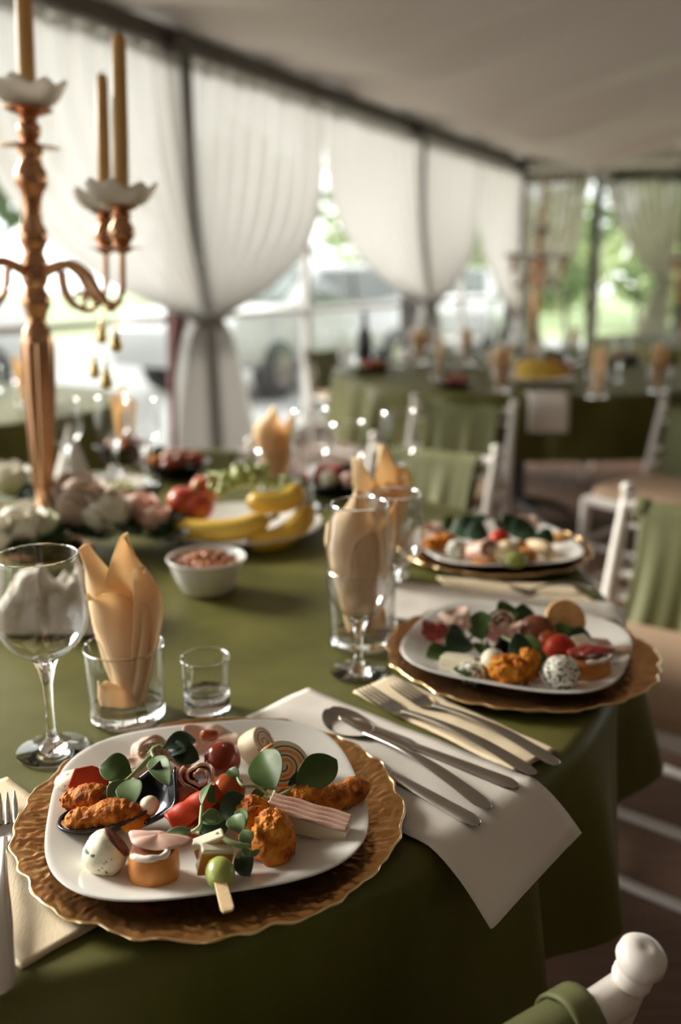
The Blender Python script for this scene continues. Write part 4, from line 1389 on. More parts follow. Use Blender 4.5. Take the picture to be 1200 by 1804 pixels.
def utensil(kind, tip, end, label, z=CT + 0.003, tilt=0.0):
    tip, end = Vector((tip[0], tip[1], z)), Vector((end[0], end[1], z))
    d = end - tip
    L = d.length
    d.normalize()
    t = thing(kind, label, kind, (end.x, end.y, z - 0.002), world_parts=True)

    def pt(s, dz=0.0, dx=0.0):
        x = d.cross(Vector((0, 0, 1)))
        return tip + d * (L * s) + Vector((0, 0, dz)) + x * dx
    arch = lambda s: 0.008 * math.sin(PI * min(1, max(0, (s - 0.22) / 0.75))) + 0.0022
    wt = [(0.25, 0.0032), (0.42, 0.0034), (0.8, 0.0075), (0.94, 0.0085), (0.985, 0.0062), (1.0, 0.0015)]
    if kind == 'table_knife':
        wt = [(0.25, 0.0058), (0.5, 0.0056), (0.8, 0.0074), (0.94, 0.0082), (0.985, 0.006), (1.0, 0.0015)]
    if kind == 'table_knife':
        s0 = 0.46
        n = 24
        ss = [s0 * i / n for i in range(n + 1)]
        sweep_bar([pt(s, 0.0012) for s in ss], [lerp_tab([(0, 0.001), (0.03, 0.005), (0.15, 0.0092), (0.4, 0.0095), (0.46, 0.006)], s) for s in ss], [0.0011] * (n + 1)).build('blade', M['steel'], t)
        ss = [s0 - 0.01 + (1 - s0 + 0.01) * i / 40 for i in range(41)]
        sweep_bar([pt(s, 0.0012) for s in ss], [lerp_tab(wt, s) for s in ss], [lerp_tab([(0.4, 0.0018), (0.6, 0.0030), (0.95, 0.0036), (1.0, 0.001)], s) for s in ss]).build('handle', M['steel'], t)
    else:
        ss = [0.26 + 0.74 * i / 44 for i in range(45)]
        sweep_bar([pt(s, arch(s)) for s in ss], [lerp_tab(wt, s) for s in ss], [lerp_tab([(0.25, 0.0013), (0.6, 0.0016), (0.95, 0.0022), (1.0, 0.0008)], s) for s in ss]).build('handle', M['steel'], t)
        if kind == 'table_spoon':
            n = 30
            ss = [0.285 * i / n for i in range(n + 1)]
            ww = [0.0208 * (max(0.0, math.sin(PI * min(1.0, (s / 0.285) ** 0.9 * 0.97 + 0.015)))) ** 0.62 + 0.0022 for s in ss]
            sweep_bar([pt(s, 0.0072 - 0.004 * math.sin(PI * s / 0.285) - 0.003 * (s / 0.285)) for s in ss], ww, [0.0009] * (n + 1), [w * 0.34 for w in ww], nu=14).build('bowl', M['steel'], t)
        else:
            ss = [0.15 + 0.15 * i / 14 for i in range(15)]
            head_mb = sweep_bar([pt(s, 0.0035 - 0.002 * math.sin(PI * (s - .15) / .15)) for s in ss], [lerp_tab([(0.15, 0.0122), (0.20, 0.0125), (0.25, 0.008), (0.30, 0.0034)], s) for s in ss], [0.0010] * 15, [0.0012] * 15)
            head = head_mb.build('head', M['steel'], t)
            for k in range(4):
                dx = (k - 1.5) * 0.0064
                ss = [0.17 * i / 10 for i in range(11)]
                sweep_bar([pt(s, 0.0085 - 0.006 * (s / 0.17) ** 0.8, dx * (1 - 0.08 * (1 - s / 0.17))) for s in ss], [0.0009 + 0.0014 * min(1, s / 0.06) for s in ss], [0.0009] * 11).build('tine', M['steel'], head)
    return t


def xy(px, py, z=CT + 0.006):
    q = at(px, py, z)
    return (q.x, q.y)


utensil('table_spoon', xy(580, 1246, CT + 0.012), xy(864, 1425), 'steel table spoon lying between two knives on the white napkin', CT + 0.0045)
utensil('table_knife', xy(598, 1262), xy(914, 1386), 'steel knife on the white napkin, nearest the forks', CT + 0.0045)
utensil('table_knife', xy(560, 1290), xy(845, 1452), 'steel knife on the white napkin, blade under the nearest charger', CT + 0.0045)
utensil('table_fork', xy(640, 1212, CT + 0.012), xy(945, 1364), 'steel fork on the cream napkin, nearer the white napkin', CT + 0.004)
utensil('table_fork', xy(698, 1204, CT + 0.012), xy(986, 1347), 'steel fork on the cream napkin, nearer the second plate', CT + 0.004)
utensil('table_fork', xy(6, 1398, CT + 0.012), xy(4, 1752), 'steel fork cut by the left edge of the photo', CT + 0.004)
utensil('table_fork', xy(900, 1042), xy(1042, 1036), 'steel fork in front of the third charger', CT + 0.004)
utensil('table_knife', xy(930, 1080), xy(1096, 1096), 'steel knife behind the second plate at the table edge', CT + 0.004)

# ---------------------------------------------------------------- glasses
def wine_glass(loc, H, rb, label, rfoot=0.035, stem_h=0.085, rtop=None, group=None, bowl_pos=0.42):
    """stemmed glass: foot, stem, tulip bowl with real wall thickness"""
    t = thing('wine_glass', label, 'glass', loc, group=group)
    rtop = rtop or rb * 0.82
    hb = H - stem_h
    th = 0.0011
    MB().lathe([(0, 0), (rfoot * 0.9, 0), (rfoot, 0.0008), (rfoot, 0.0018), (rfoot * 0.7, 0.0032), (rfoot * 0.35, 0.006), (0.0065, 0.012), (0, 0.0122)], 48).build('foot', M['glass'], t)
    MB().lathe([(0, 0.0118), (0.0063, 0.0122), (0.0046, 0.022), (0.0040, stem_h * 0.5), (0.0048, stem_h * 0.75), (0.0085, stem_h * 0.93), (0.0125, stem_h + 0.003), (0, stem_h + 0.0035)], 24).build('stem', M['glass'], t)
    pr = []
    n = 22
    for i in range(n + 1):
        q = i / n
        if q < bowl_pos:
            k = q / bowl_pos
            r = rb * (math.sin(k * PI / 2)) ** 0.75
        else:
            k = (q - bowl_pos) / (1 - bowl_pos)
            r = rb + (rtop - rb) * (k ** 1.5)
        pr.append((r, stem_h + 0.003 + (hb - 0.003) * (q if q > bowl_pos else bowl_pos * (1 - math.cos(q / bowl_pos * PI / 2)) * 0.75 + q * 0.25)))
    inner = [(max(0.0, r - th), z + (th * 2.0 if i < 3 else 0.0)) for i, (r, z) in enumerate(pr)]
    pr[0] = (0.0, pr[0][1])
    inner[0] = (0.0, inner[0][1])
    prof = pr + [(rtop - th * 0.5, H + 0.0006)] + inner[::-1]
    MB().lathe(prof, 56).build('bowl', M['thinglass'], t)
    MB().tube([(rtop * math.cos(2 * PI * i / 48), rtop * math.sin(2 * PI * i / 48), H) for i in range(49)], 0.0008, 6).build('rim', M['glass'], t)
    return t


def tumbler(loc, H, r, label, base_t=0.012, rtop=None, name='tumbler', group=None):
    t = thing(name, label, 'glass', loc, group=group)
    rt = rtop or r
    th = 0.0016
    MB().lathe([(0, 0.0), (r * 0.9, 0.0), (r, 0.002), (r, base_t), (r - th, base_t + 0.002), (r * 0.8, base_t), (0, base_t * 0.9)], 56).build('thick_base', M['glass'], t)
    MB().lathe([(r, base_t), (r + (rt - r) * 0.5, H * 0.5), (rt, H - 0.0008), (rt - th * 0.5, H), (rt - th, H - 0.0008), (r - th + (rt - r) * 0.4, H * 0.4), (r - th, base_t + 0.002)], 56).build('wall', M['thinglass'], t)
    MB().tube([(rt * math.cos(2 * PI * i / 48), rt * math.sin(2 * PI * i / 48), H) for i in range(49)], 0.0010, 6).build('rim', M['glass'], t)
    return t


def set_on(px, py, z=CT):
    q = at(px, py, z)
    return q


G1 = set_on(94, 1322)
zr = deep(80, 978, G1.y).z
wine_glass(G1, zr - CT, 0.0435, 'clear wine glass at the left, nearest the camera', 0.0345, 0.094, 0.0365, bowl_pos=0.46)
T1 = set_on(226, 1262)
zr = deep(226, 1130, T1.y).z
tumbler(T1, zr - CT - 0.004, 0.0385, 'low tumbler on the left holding a peach napkin', 0.014, 0.0405)
SG = set_on(365, 1252)
tumbler(SG, deep(365, 1158, SG.y).z - CT, 0.0245, 'small shot glass behind the nearest plate', 0.022, 0.0255, 'shot_glass')
G2 = set_on(632, 1184)
zr = deep(640, 887, G2.y).z
wine_glass(G2, zr - CT, 0.039, 'clear wine glass in the middle, before the peach napkin', 0.033, 0.064, 0.032)
T2_ = set_on(637, 1132)
tumbler(T2_, 0.098, 0.040, 'tumbler behind the middle wine glass holding a peach napkin', 0.012, 0.043)
G3 = set_on(690, 1112)
wine_glass(G3, 0.185, 0.040, 'clear wine glass just behind the middle one, left of the second plate', 0.033, 0.085, 0.033)
G4 = set_on(548, 892)
wine_glass(G4, 0.195, 0.042, 'clear wine glass behind the bananas at the far side', 0.034, 0.085, 0.036)
G5 = set_on(700, 890)
wine_glass(G5, 0.190, 0.040, 'clear wine glass between third plate and the far napkin', 0.034, 0.085, 0.034)
G6 = set_on(612, 868)
wine_glass(G6, 0.150, 0.040, 'low wine glass at the far table edge, right of dark platter', 0.034, 0.055, 0.036)
for (px, py, lab) in ((205, 838, 'wine glass at the far edge behind the fruit and flowers'), (255, 850, 'wine glass left of the far dark platter of food'), (120, 850, 'wine glass just right of the candelabra stem')):
    wine_glass(set_on(px, py), 0.185, 0.040, lab, 0.034, 0.082, 0.034)


# ---------------------------------------------------------------- peach paper napkins
def paper_napkin(loc, label, sc=1.0, rz=0.0, wide=1.0, group=None, pale=False):
    """four pleated lobes rising out of a glass: local x right, y away, z up"""
    t = thing('paper_napkin', label, 'napkin', loc, rz, group=group)
    m = M['peach']

    def lobe(name, rows, y0, curv, lean=0.0, roll_=0.0, th=0.0012):
        def fn(u, v):
            k = v * (len(rows) - 1)
            i = min(int(k), len(rows) - 2)
            f_ = k - i
            z = rows[i][0] + (rows[i + 1][0] - rows[i][0]) * f_
            xl = rows[i][1] + (rows[i + 1][1] - rows[i][1]) * f_
            xr = rows[i][2] + (rows[i + 1][2] - rows[i][2]) * f_
            x = xl + (xr - xl) * u
            s = 2 * u - 1
            y = y0 + curv * (s * s) * (0.4 + v) + lean * v * v + roll_ * max(0, v - 0.7) ** 2 * 8
            return Vector((x * sc * wide, y * sc, z * sc))
        MB().grid(fn, 12, 6 * (len(rows) - 1)).build(name, m, t, solid=th)
    lobe('napkin_fold', [(0.014, -0.012, 0.016), (0.05, -0.016, 0.026), (0.09, -0.020, 0.036), (0.13, -0.020, 0.042), (0.155, -0.014, 0.034), (0.175, -0.006, 0.018), (0.196, 0.003, 0.006)], 0.010, -0.012, 0.006)
    lobe('napkin_fold', [(0.014, 0.000, 0.014), (0.05, 0.006, 0.027), (0.09, 0.012, 0.039), (0.125, 0.016, 0.0475), (0.145, 0.018, 0.046), (0.165, 0.020, 0.030)], 0.004, -0.014, -0.002)
    lobe('napkin_fold', [(0.014, -0.012, 0.004), (0.05, -0.026, 0.010), (0.09, -0.036, 0.016), (0.13, -0.0415, 0.010), (0.15, -0.0425, -0.012), (0.170, -0.042, -0.030), (0.182, -0.0415, -0.039)], 0.0, 0.016, -0.004)
    lobe('napkin_fold', [(0.014, -0.010, 0.006), (0.05, -0.016, 0.014), (0.08, -0.026, 0.018), (0.10, -0.034, 0.020), (0.12, -0.036, 0.017), (0.135, -0.034, 0.004), (0.142, -0.028, -0.012)], -0.006, 0.014, -0.012, -0.03)
    lobe('napkin_fold', [(0.014, 0.0, 0.012), (0.05, 0.010, 0.020), (0.09, 0.016, 0.027), (0.12, 0.015, 0.030), (0.14, 0.014, 0.022)], -0.006, 0.010, 0.004)
    lobe('napkin_fold', [(0.0135, -0.027, 0.012), (0.022, -0.030, 0.012), (0.034, -0.029, 0.000), (0.042, -0.028, -0.020)], -0.010, 0.006, -0.006)
    return t


pn = paper_napkin(T1 + Vector((0.001, 0, 0.001)), 'peach paper napkin fanned in the left tumbler', 1.0, R(-6))
dup(pn, T2_ + Vector((0, 0, 0.001)), R(170), 'peach paper napkin behind the middle wine glass', scale=1.02)
q = set_on(672, 1020)
tumbler(q, 0.095, 0.040, 'tumbler with napkin at the third place, behind the middle wine glass', 0.012, 0.043)
dup(pn, q + Vector((0, 0, 0.001)), R(40), 'peach paper napkin at the third place, left of its plate', scale=1.05)
q = set_on(487, 868)
tumbler(q, 0.095, 0.040, 'tumbler at the far table edge behind the bananas', 0.012, 0.043)
dup(pn, q + Vector((0, 0, 0.001)), R(200), 'peach paper napkin at the far edge behind the bananas', scale=0.95)
q = set_on(225, 815)
dup(pn, Vector((q.x, q.y, CT + 0.0)), R(80), 'peach paper napkin at the far left behind the flowers', scale=0.95)
KEEP_PN = pn

# white crumpled napkin seen through the left wine glass
q = set_on(95, 1090)
t = thing('crumpled_napkin', 'white crumpled napkin behind the left wine glass', 'napkin', q)


def crump(u, v):
    x, y = (u - 0.5) * 0.16, (v - 0.5) * 0.13
    n = noise.fractal(Vector((x * 18, y * 18, 2)), 0.7, 2, 4)
    e = 1 - max(abs(u - 0.5), abs(v - 0.5)) * 2
    return Vector((x + 0.012 * noise.noise(Vector((y * 30, x * 30, 1))), y, 0.003 + max(0, (0.055 + 0.03 * n) * min(1, e * 2.2))))


MB().grid(crump, 40, 34).build('sheet', M['whitenap'], t, solid=0.0012)

# ---------------------------------------------------------------- nut bowl
NB = set_on(366, 1040)
t = thing('nut_bowl', 'small white bowl of roasted nuts on the green cloth', 'bowl', NB)
prof = [(0, 0.0), (0.034, 0.0), (0.037, 0.003), (0.047, 0.022), (0.053, 0.040), (0.0565, 0.050), (0.0575, 0.0515), (0.0555, 0.0515), (0.0515, 0.042), (0.045, 0.024), (0.036, 0.008), (0, 0.006)]
MB().lathe(prof, 56, scallop=None).build('bowl_body', M['porcelain'], t)
mb = MB()
pts = [(0.0568 * math.cos(2 * PI * i / 48), 0.0568 * math.sin(2 * PI * i / 48), 0.0512) for i in range(49)]
mb.tube(pts, 0.0016, 6).build('rim', M['porcelain'], t)
rnd = random.Random(4)
nut0 = None
for i in range(58):
    a = i * 2.39996
    r_ = 0.041 * math.sqrt((i + 0.5) / 58)
    c_ = NB + Vector((r_ * math.cos(a), r_ * math.sin(a), 0.042 + 0.008 * (1 - (r_ / 0.041) ** 2) + rnd.uniform(-0.002, 0.002)))
    rot = (rnd.uniform(-0.5, 0.5), rnd.uniform(-0.5, 0.5), rnd.uniform(0, PI))
    if nut0 is None:
        nut0 = MB().blob((0, 0, 0), (0.0105, 0.0058, 0.0044), None, 0.0006, 200, 1, 12, 8).build('nut', M['nut'], None, loc=(0, 0, 0))
        o = nut0
    else:
        o = nut0.copy()
        COL.objects.link(o)
    o.location = c_
    o.rotation_euler = rot
    tag(o, 'brown roasted nut heaped in the small white bowl', 'nut', 'nuts in the white bowl')

# ---------------------------------------------------------------- fruit plate
FP = set_on(428, 942)
t = thing('fruit_plate', 'white plate of fruit behind the nut bowl', 'plate', FP)
MB().lathe([(0, 0), (0.075, 0), (0.085, 0.004), (0.135, 0.020), (0.142, 0.023), (0.142, 0.0255), (0.134, 0.0235), (0.084, 0.008), (0, 0.006)], 64).build('dish', M['porcelain'], t)
t2 = t


def banana(pts, r, label):
    pts = smooth_path(pts, 8)
    n = len(pts)
    t = thing('banana', label, 'banana', (pts[0].x, pts[0].y, min(p.z for p in pts) - r), world_parts=True)
    rad = []
    for i in range(n):
        k = i / (n - 1)
        rad.append(r * (0.30 + 0.70 * min(1, (min(k * 1.0, 1 - k) * 5.5)) ** 0.7) if 0 < i < n - 1 else r * 0.28)
    mb = MB().tube(pts, rad, 10)
    mb.build('body', M['banana'], t)
    d = (pts[-1] - pts[-2]).normalized()
    MB().tube([pts[-1] - d * 0.004, pts[-1] + d * 0.018], [r * 0.30, r * 0.24], 8).build('stalk', M['bananatip'], t)
    d = (pts[0] - pts[1]).normalized()
    MB().tube([pts[0] - d * 0.002, pts[0] + d * 0.004], [r * 0.27, r * 0.2], 8).build('tip', M['bananatip'], t)
    return t


y0 = FP.y
banana([deep(298, 926, y0 - 0.06), deep(345, 936, y0 - 0.085), deep(420, 932, y0 - 0.09), deep(474, 914, y0 - 0.07)], 0.0195, 'long yellow banana lying across the front of the fruit plate')
banana([deep(438, 955, y0 - 0.09), deep(490, 948, y0 - 0.08), deep(530, 920, y0 - 0.06), deep(543, 893, y0 - 0.02)], 0.0195, 'yellow banana curving along the right side of the fruit plate')
banana([deep(436, 882, y0 - 0.02), deep(470, 886, y0 - 0.03), deep(510, 880, y0 - 0.025), deep(526, 858, y0 + 0.0)], 0.020, 'yellow banana lying on top at the right of the fruit plate')
for (px, py, dy, r_, lab, sd_) in ((326, 886, -0.02, 0.032, 'red apple at the left front of the fruit plate', 3), (350, 893, -0.03, 0.028, 'smaller red and yellow apple right of the first one', 5), (362, 862, 0.03, 0.028, 'yellowish red apple at the back of the fruit plate', 9)):
    c_ = deep(px, py, y0 + dy)
    t = thing('apple', lab, 'apple', (c_.x, c_.y, c_.z - r_), world_parts=True)
    MB().lathe([(0, -r_ * 0.80), (r_ * 0.35, -r_ * 0.88), (r_ * 0.75, -r_ * 0.6), (r_ * 0.98, -r_ * 0.05), (r_ * 0.93, r_ * 0.4), (r_ * 0.6, r_ * 0.80), (r_ * 0.25, r_ * 0.82), (0, r_ * 0.66)], 26, c_).build('flesh', M['apple'], t)
    MB().tube([c_ + Vector((0, 0, r_ * 0.66)), c_ + Vector((0.003, 0, r_ * 1.1))], 0.0013, 6).build('stalk', M['bark'], t)
t = None
gc = deep(430, 846, y0 + 0.03)
t = thing('grape_bunch', 'bunch of green grapes heaped on top of the fruit plate', 'grapes', gc, world_parts=True)
rnd = random.Random(11)
berry = None
for i in range(70):
    q = Vector((rnd.gauss(0, 0.045), rnd.gauss(0, 0.022), 0))
    q.x = max(-0.085, min(0.075, q.x))
    q.z = 0.004 + 0.020 * math.exp(-(q.x / 0.06) ** 2) * rnd.uniform(-0.6, 1.1) - 0.012 * abs(q.x) / 0.08
    if berry is None:
        berry = MB().blob((0, 0, 0), (0.0088, 0.0088, 0.0098), None, 0, nu=14, nv=10).build('grape', M['grape'], t)
        o = berry
        berry.data.transform(Matrix.Translation(gc))
    else:
        o = berry.copy()
        COL.objects.link(o)
    o.location = q
MB().tube([gc + Vector((-0.03, 0, 0.015)), gc + Vector((0.0, 0, 0.03)), gc + Vector((0.03, 0.01, 0.045))], 0.002, 6).build('stalk', M['stem'], t)

# ---------------------------------------------------------------- dark platters of cold cuts on the far side
def platter(loc, r, label, ref, seed, items=9, tall=0.03, sc=1.0, tone=None):
    t = thing('dark_platter', label, 'platter', loc)
    MB().lathe([(0, 0), (r * 0.6, 0), (r * 0.66, tall * 0.3), (r * 0.95, tall * 0.85), (r, tall), (r * 0.97, tall), (r * 0.64, tall * 0.5), (0, tall * 0.4)], 40).build('dish', M['black'], t)
    rnd = random.Random(seed)
    kinds = [('salami', 'rolled red salami slice'), ('ham', 'pink ham slice'), ('tomato', 'red tomato'), ('leafdark', 'dark leaf'), ('meatball', 'brown meatball'), ('cheese', 'pale cheese bite'), ('breaded', 'golden breaded bite')]
    for i in range(items):
        a = i * 2.4 + seed
        rr = r * 0.68 * math.sqrt((i + 0.3) / items)
        k = tone[i % len(tone)] if tone else i % len(kinds)
        p = Vector(loc) + Vector((rr * math.cos(a), rr * math.sin(a), tall * 0.55 + 0.014 + 0.016 * (1 - rr / r)))
        nm = {'salami': 'salami_roll', 'ham': 'ham_slice', 'tomato': 'tomato', 'leafdark': 'salad_leaf', 'meatball': 'meatball', 'cheese': 'cheese_bite', 'breaded': 'breaded_bite'}[kinds[k][0]]
        if nm == 'salad_leaf':
            mb = MB().leaf(p, p + Vector((rnd.uniform(-0.04, 0.04), 0.01, 0.025)), 0.028, (0, -1, 0.3))
            o = mb.build(nm, M['leafdark'], None, solid=0.001)
        else:
            mb = MB().blob(p, (rnd.uniform(0.016, 0.026) * sc, rnd.uniform(0.016, 0.022) * sc, rnd.uniform(0.013, 0.019) * sc), yaw(rnd.uniform(0, 3)), 0.002, 60, i, 16, 10)
            o = mb.build(nm, M[kinds[k][0]])
        ang = ('right', 'back right', 'back', 'back left', 'left', 'front left', 'front', 'front right')[int(((a % (2 * PI)) + PI / 8) / (PI / 4)) % 8]
        tag(o, kinds[k][1] + (', centre of the ' if i == 0 else ', %s%s of the ' % ('inner ' if i < items * 0.45 else '', ang)) + ref, nm.split('_')[0], 'food on the ' + ref)
    return t


platter(set_on(308, 838), 0.085, 'black platter behind the flowers', 'platter behind the flowers', 2, 10, 0.035)
platter(set_on(590, 868), 0.085, 'black platter behind the bananas', 'platter behind the bananas', 5, 10, 0.030)
platter(set_on(218, 815) + Vector((0, 0, 0)), 0.07, 'black bowl at the far left edge', 'bowl at the far left edge', 8, 6, 0.045, tone=(3, 4, 0))

# ---------------------------------------------------------------- candelabra
CB = Vector((-0.500, 1.48, CT))
LEAN = R(2.4)


def yz(py):
    return deep(45, py, CB.y).z - CT


def make_candelabra(loc, label):
    t = thing('candelabra', label, 'candelabra', loc)
    px = 0.00093 / 2
    prof = [(0, 0.0), (0.075, 0.0), (0.078, 0.006), (0.060, 0.014), (0.035, 0.022)]
    zz = [(925, 24), (920, 28), (905, 40), (890, 36), (880, 25), (860, 29), (780, 39), (700, 50), (640, 53), (600, 52), (582, 46), (572, 35), (560, 33), (548, 38), (535, 50), (520, 46), (506, 32), (498, 40), (490, 44), (458, 42), (448, 34), (440, 34), (428, 44), (416, 48), (404, 44), (390, 31), (370, 31), (350, 33), (338, 38), (326, 52), (312, 54), (300, 50), (288, 38), (278, 36), (268, 40), (262, 44), (260, 96), (257, 97), (255, 40), (248, 26), (240, 34), (230, 40), (220, 36), (212, 26), (204, 32), (198, 62), (194, 78), (190, 80), (187, 30)]
    for y, w in zz:
        prof.append((w * px, yz(y)))
    prof.append((0, yz(186)))
    MB().lathe(prof, 24).build('stem', M['copper'], t)
    # fluting on the tapered lower stem
    for k in range(10):
        a = 2 * PI * k / 10
        MB().tube([((w * px) * math.cos(a), (w * px) * math.sin(a), yz(y)) for y, w in ((860, 29), (780, 39), (700, 50), (640, 53), (604, 52))], 0.0028, 6).build('flute', M['copper'], t)
    cups = [(Vector((0, 0, yz(186))), 1.0, True)]
    for k, ang in enumerate((-14, 58, 166, 238)):
        a = R(ang)
        u = Vector((math.cos(a), math.sin(a), 0))
        rz = [(0.016, 480), (0.04, 468), (0.066, 463), (0.092, 480), (0.110, 510), (0.128, 530), (0.143, 524), (0.150, 502), (0.151, 470), (0.151, 436)]
        path = smooth_path([u * r_ + Vector((0, 0, yz(y))) for r_, y in rz], 5)
        n = len(path)
        arm = MB().tube(path, [0.0085 - 0.0035 * min(1, i / n * 1.4) for i in range(n)], 10).build('arm', M['copper'], t)
        curl = smooth_path([u * r_ + Vector((0, 0, yz(y))) for r_, y in ((0.050, 475), (0.055, 510), (0.075, 538), (0.098, 540), (0.105, 522), (0.092, 512), (0.080, 522))], 5)
        MB().tube(curl, [0.0050 - 0.0018 * i / len(curl) for i in range(len(curl))], 8).build('scroll', M['copper'], arm)
        MB().blob(u * 0.130 + Vector((0, 0, yz(532))), 0.009, nu=12, nv=8).build('boss', M['copper'], arm)
        cu = MB()
        cpx = px * 1.02
        cp = [(0, yz(440)), (0.006, yz(440)), (0.012, yz(436)), (36 * cpx * 1.9 / 2 * 1.1, yz(431)), (0.036, yz(429)), (0.012, yz(427)), (0.013, yz(420)), (0.0195, yz(408)), (0.0195, yz(398)), (0.014, yz(386)), (0.0115, yz(380)), (0.015, yz(374)), (0.0115, yz(368)), (0.020, yz(362)), (0.026, yz(358)), (0.0, yz(357))]
        cu.lathe(cp, 24, u * 0.151)
        cu.build('candle_cup', M['copper'], arm)
        cups.append((u * 0.151 + Vector((0, 0, yz(357))), 0.92, k < 2))
        # hanging gold drops on fine chains
        for (rr, y0_, ln) in ((0.138, 532, 26), (0.120, 532, 92)):
            z0 = yz(y0_)
            z1 = yz(y0_ + ln)
            dr = MB()
            dr.tube([u * rr + Vector((0, 0, z0)), u * rr + Vector((0, 0, z1))], 0.0007, 5)
            dr.build('chain', M['brass'], arm)
            MB().lathe([(0, 0.0), (0.0012, -0.001), (0.003, -0.014), (0.0085, -0.030), (0.0098, -0.038), (0.0075, -0.045), (0, -0.0485)], 16, u * rr + Vector((0, 0, z1))).build('gold_drop', M['brass'], arm)
    for c_, s_, _ in cups:
        def scal(a, k):
            return 1 + (0.10 * math.sin(6 * a) if k in (2, 3, 4, 5) else 0)
        mb = MB()

        def dish(u, v, c_=c_, s_=s_):
            a = 2 * PI * u
            r_ = s_ * (0.012 + 0.044 * v ** 0.7 * (1 + 0.07 * math.cos(8 * a)))
            z = s_ * (0.001 + 0.030 * v ** 2.2 * (1 + 0.16 * math.cos(8 * a) + 0.08 * math.cos(3 * a)))
            return c_ + Vector((r_ * math.cos(a), r_ * math.sin(a), z))
        mb.grid(dish, 60, 8, wrap=True)
        tag(mb.build('glass_bobeche', M['frost'], t, solid=0.003), 'frosted glass flower shaped drip dish')
    t.rotation_euler = (0, LEAN, 0)
    return t, cups


def candle(root_loc, rot, local, h, r, label):
    rm = rot
    t = thing('taper_candle', label, 'candle', Vector(root_loc) + rm @ local)
    t.rotation_euler = rm.to_euler()
    wax = MB().lathe([(0, 0), (r, 0), (r * 0.97, h * 0.3), (r * 0.80, h * 0.97), (r * 0.55, h), (0, h)], 20).build('wax', M['candle'], t)
    MB().tube([(0, 0, h - 0.001), (0.001, 0, h + 0.008)], 0.0008, 5).build('wick', M['wick'], wax)
    return t


cd, cups = make_candelabra(CB, 'tall rose gold candelabra on the near table at the left')
rm = Matrix.Rotation(LEAN, 3, 'Y')
labs = ['gold taper candle on the centre of the near candelabra, cut by the top edge', 'tall gold taper candle, right hand one on the near candelabra', 'shorter gold taper candle, left of the tall one on the near candelabra', None, None]
hs = [0.30, deep(205, 45, CB.y - 0.035).z - deep(205, 345, CB.y - 0.035).z, deep(155, 98, CB.y + 0.12).z - deep(155, 340, CB.y + 0.12).z]
for k in range(3):
    candle(CB, rm, cups[k][0] + Vector((0, 0, 0.002)), hs[k], 0.0132 - 0.0005 * k, labs[k])

# distant candelabra on the other tables
q = at(936, 640, CT)
c2 = dup(cd, (q.x, q.y, CT), R(30), 'rose gold candelabra standing on the far table behind the bananas', scale=0.95, rot=(0, R(1.5), R(30)))
candle((q.x, q.y, CT), Matrix.Rotation(R(1.5), 3, 'Y'), cups[0][0] * 0.95, 0.27, 0.0125, 'gold taper candle on top of the distant candelabra')
q3 = Vector((2.42, 6.5, CT))
c3 = dup(cd, q3, R(60), 'rose gold candelabra on the deepest table at the right edge', rot=(0, 0, R(60)))
candle(q3, Matrix.Identity(3), cups[0][0], 0.27, 0.0125, 'gold taper candle on the candelabra at the right edge')

# ---------------------------------------------------------------- flowers round the candelabra foot
def bloom(c, r, m, label, seed=0, squash=0.9, name='rose', cat='flower', petals=(5, 6, 7)):
    c = Vector(c)
    t = thing(name, label, cat, (c.x, c.y, c.z - r), world_parts=True)
    rnd = random.Random(seed)
    MB().blob(c, (r * 0.72, r * 0.72, r * 0.86 * squash), None, r * 0.06, 30, seed, 18, 12).build('heart', M[m], t)
    mb = MB()
    for ring, n in enumerate(petals):
        rr = r * (0.74 + 0.13 * ring)
        for k in range(n):
            a0 = 2 * PI * (k + 0.5 * ring) / n + rnd.uniform(-0.2, 0.2)
            hh = r * squash * (0.95 - 0.22 * ring)

            def pf(u, v, a0=a0, rr=rr, hh=hh, n=n, ring=ring):
                sp = (2.6 / n) * math.sin(PI * (0.18 + 0.62 * v)) * 1.35
                a = a0 + (u - 0.5) * 2 * sp
                k = 0.45 + 0.55 * math.sin(PI / 2 * min(1, v * 1.6)) + 0.12 * (ring + 1) * max(0, v - 0.6)
                z = -r * 0.6 * squash + (hh + r * 0.6 * squash) * v - 0.12 * r * (2 * u - 1) ** 2 * v
                return c + Vector((rr * k * math.cos(a), rr * k * math.sin(a), z))
            mb.grid(pf, 6, 6)
    tag(mb.build('petals', M[m], t, solid=0.0008), kind='stuff')
    sm = MB()
    for k in range(5):
        a = 2 * PI * k / 5
        sm.leaf(c + Vector((0, 0, -r * 0.75)), c + Vector((r * 0.9 * math.cos(a), r * 0.9 * math.sin(a), -r * 0.55)), r * 0.4, (0, 0, 1), 0.2, 0.1, nu=3, nv=4)
    sm.build('sepals', M['stem'], t, solid=0.0006)
    return t


bloom(at(28, 930, CT + 0.062), 0.045, 'rosewhite', 'white rose at the left edge beside the candelabra foot', 1)
bloom(at(-30, 950, CT + 0.062), 0.042, 'rosewhite', 'white rose cut by the left edge of the photo', 11)
bloom(at(138, 893, CT + 0.067), 0.050, 'rosegrey', 'large dusty beige flower right of the candelabra foot', 2, 1.15, 'dusty_bloom')
bloom(at(186, 908, CT + 0.057), 0.040, 'rosewhite', 'round white rose right of the dusty beige flower', 3, 1.05)
bloom(at(212, 868, CT + 0.057), 0.028, 'rosegreen', 'small greenish white bud above the white rose', 4)
bloom(at(240, 898, CT + 0.052), 0.035, 'rosepink', 'blush pink flower left of the apples', 5, 0.9)
bloom(at(272, 915, CT + 0.047), 0.028, 'rosepink', 'small blush flower touching the end of the long banana', 6, 0.9)
bloom(at(72, 925, CT + 0.057), 0.026, 'rosegreen', 'pale green bud at the foot of the candelabra', 7)
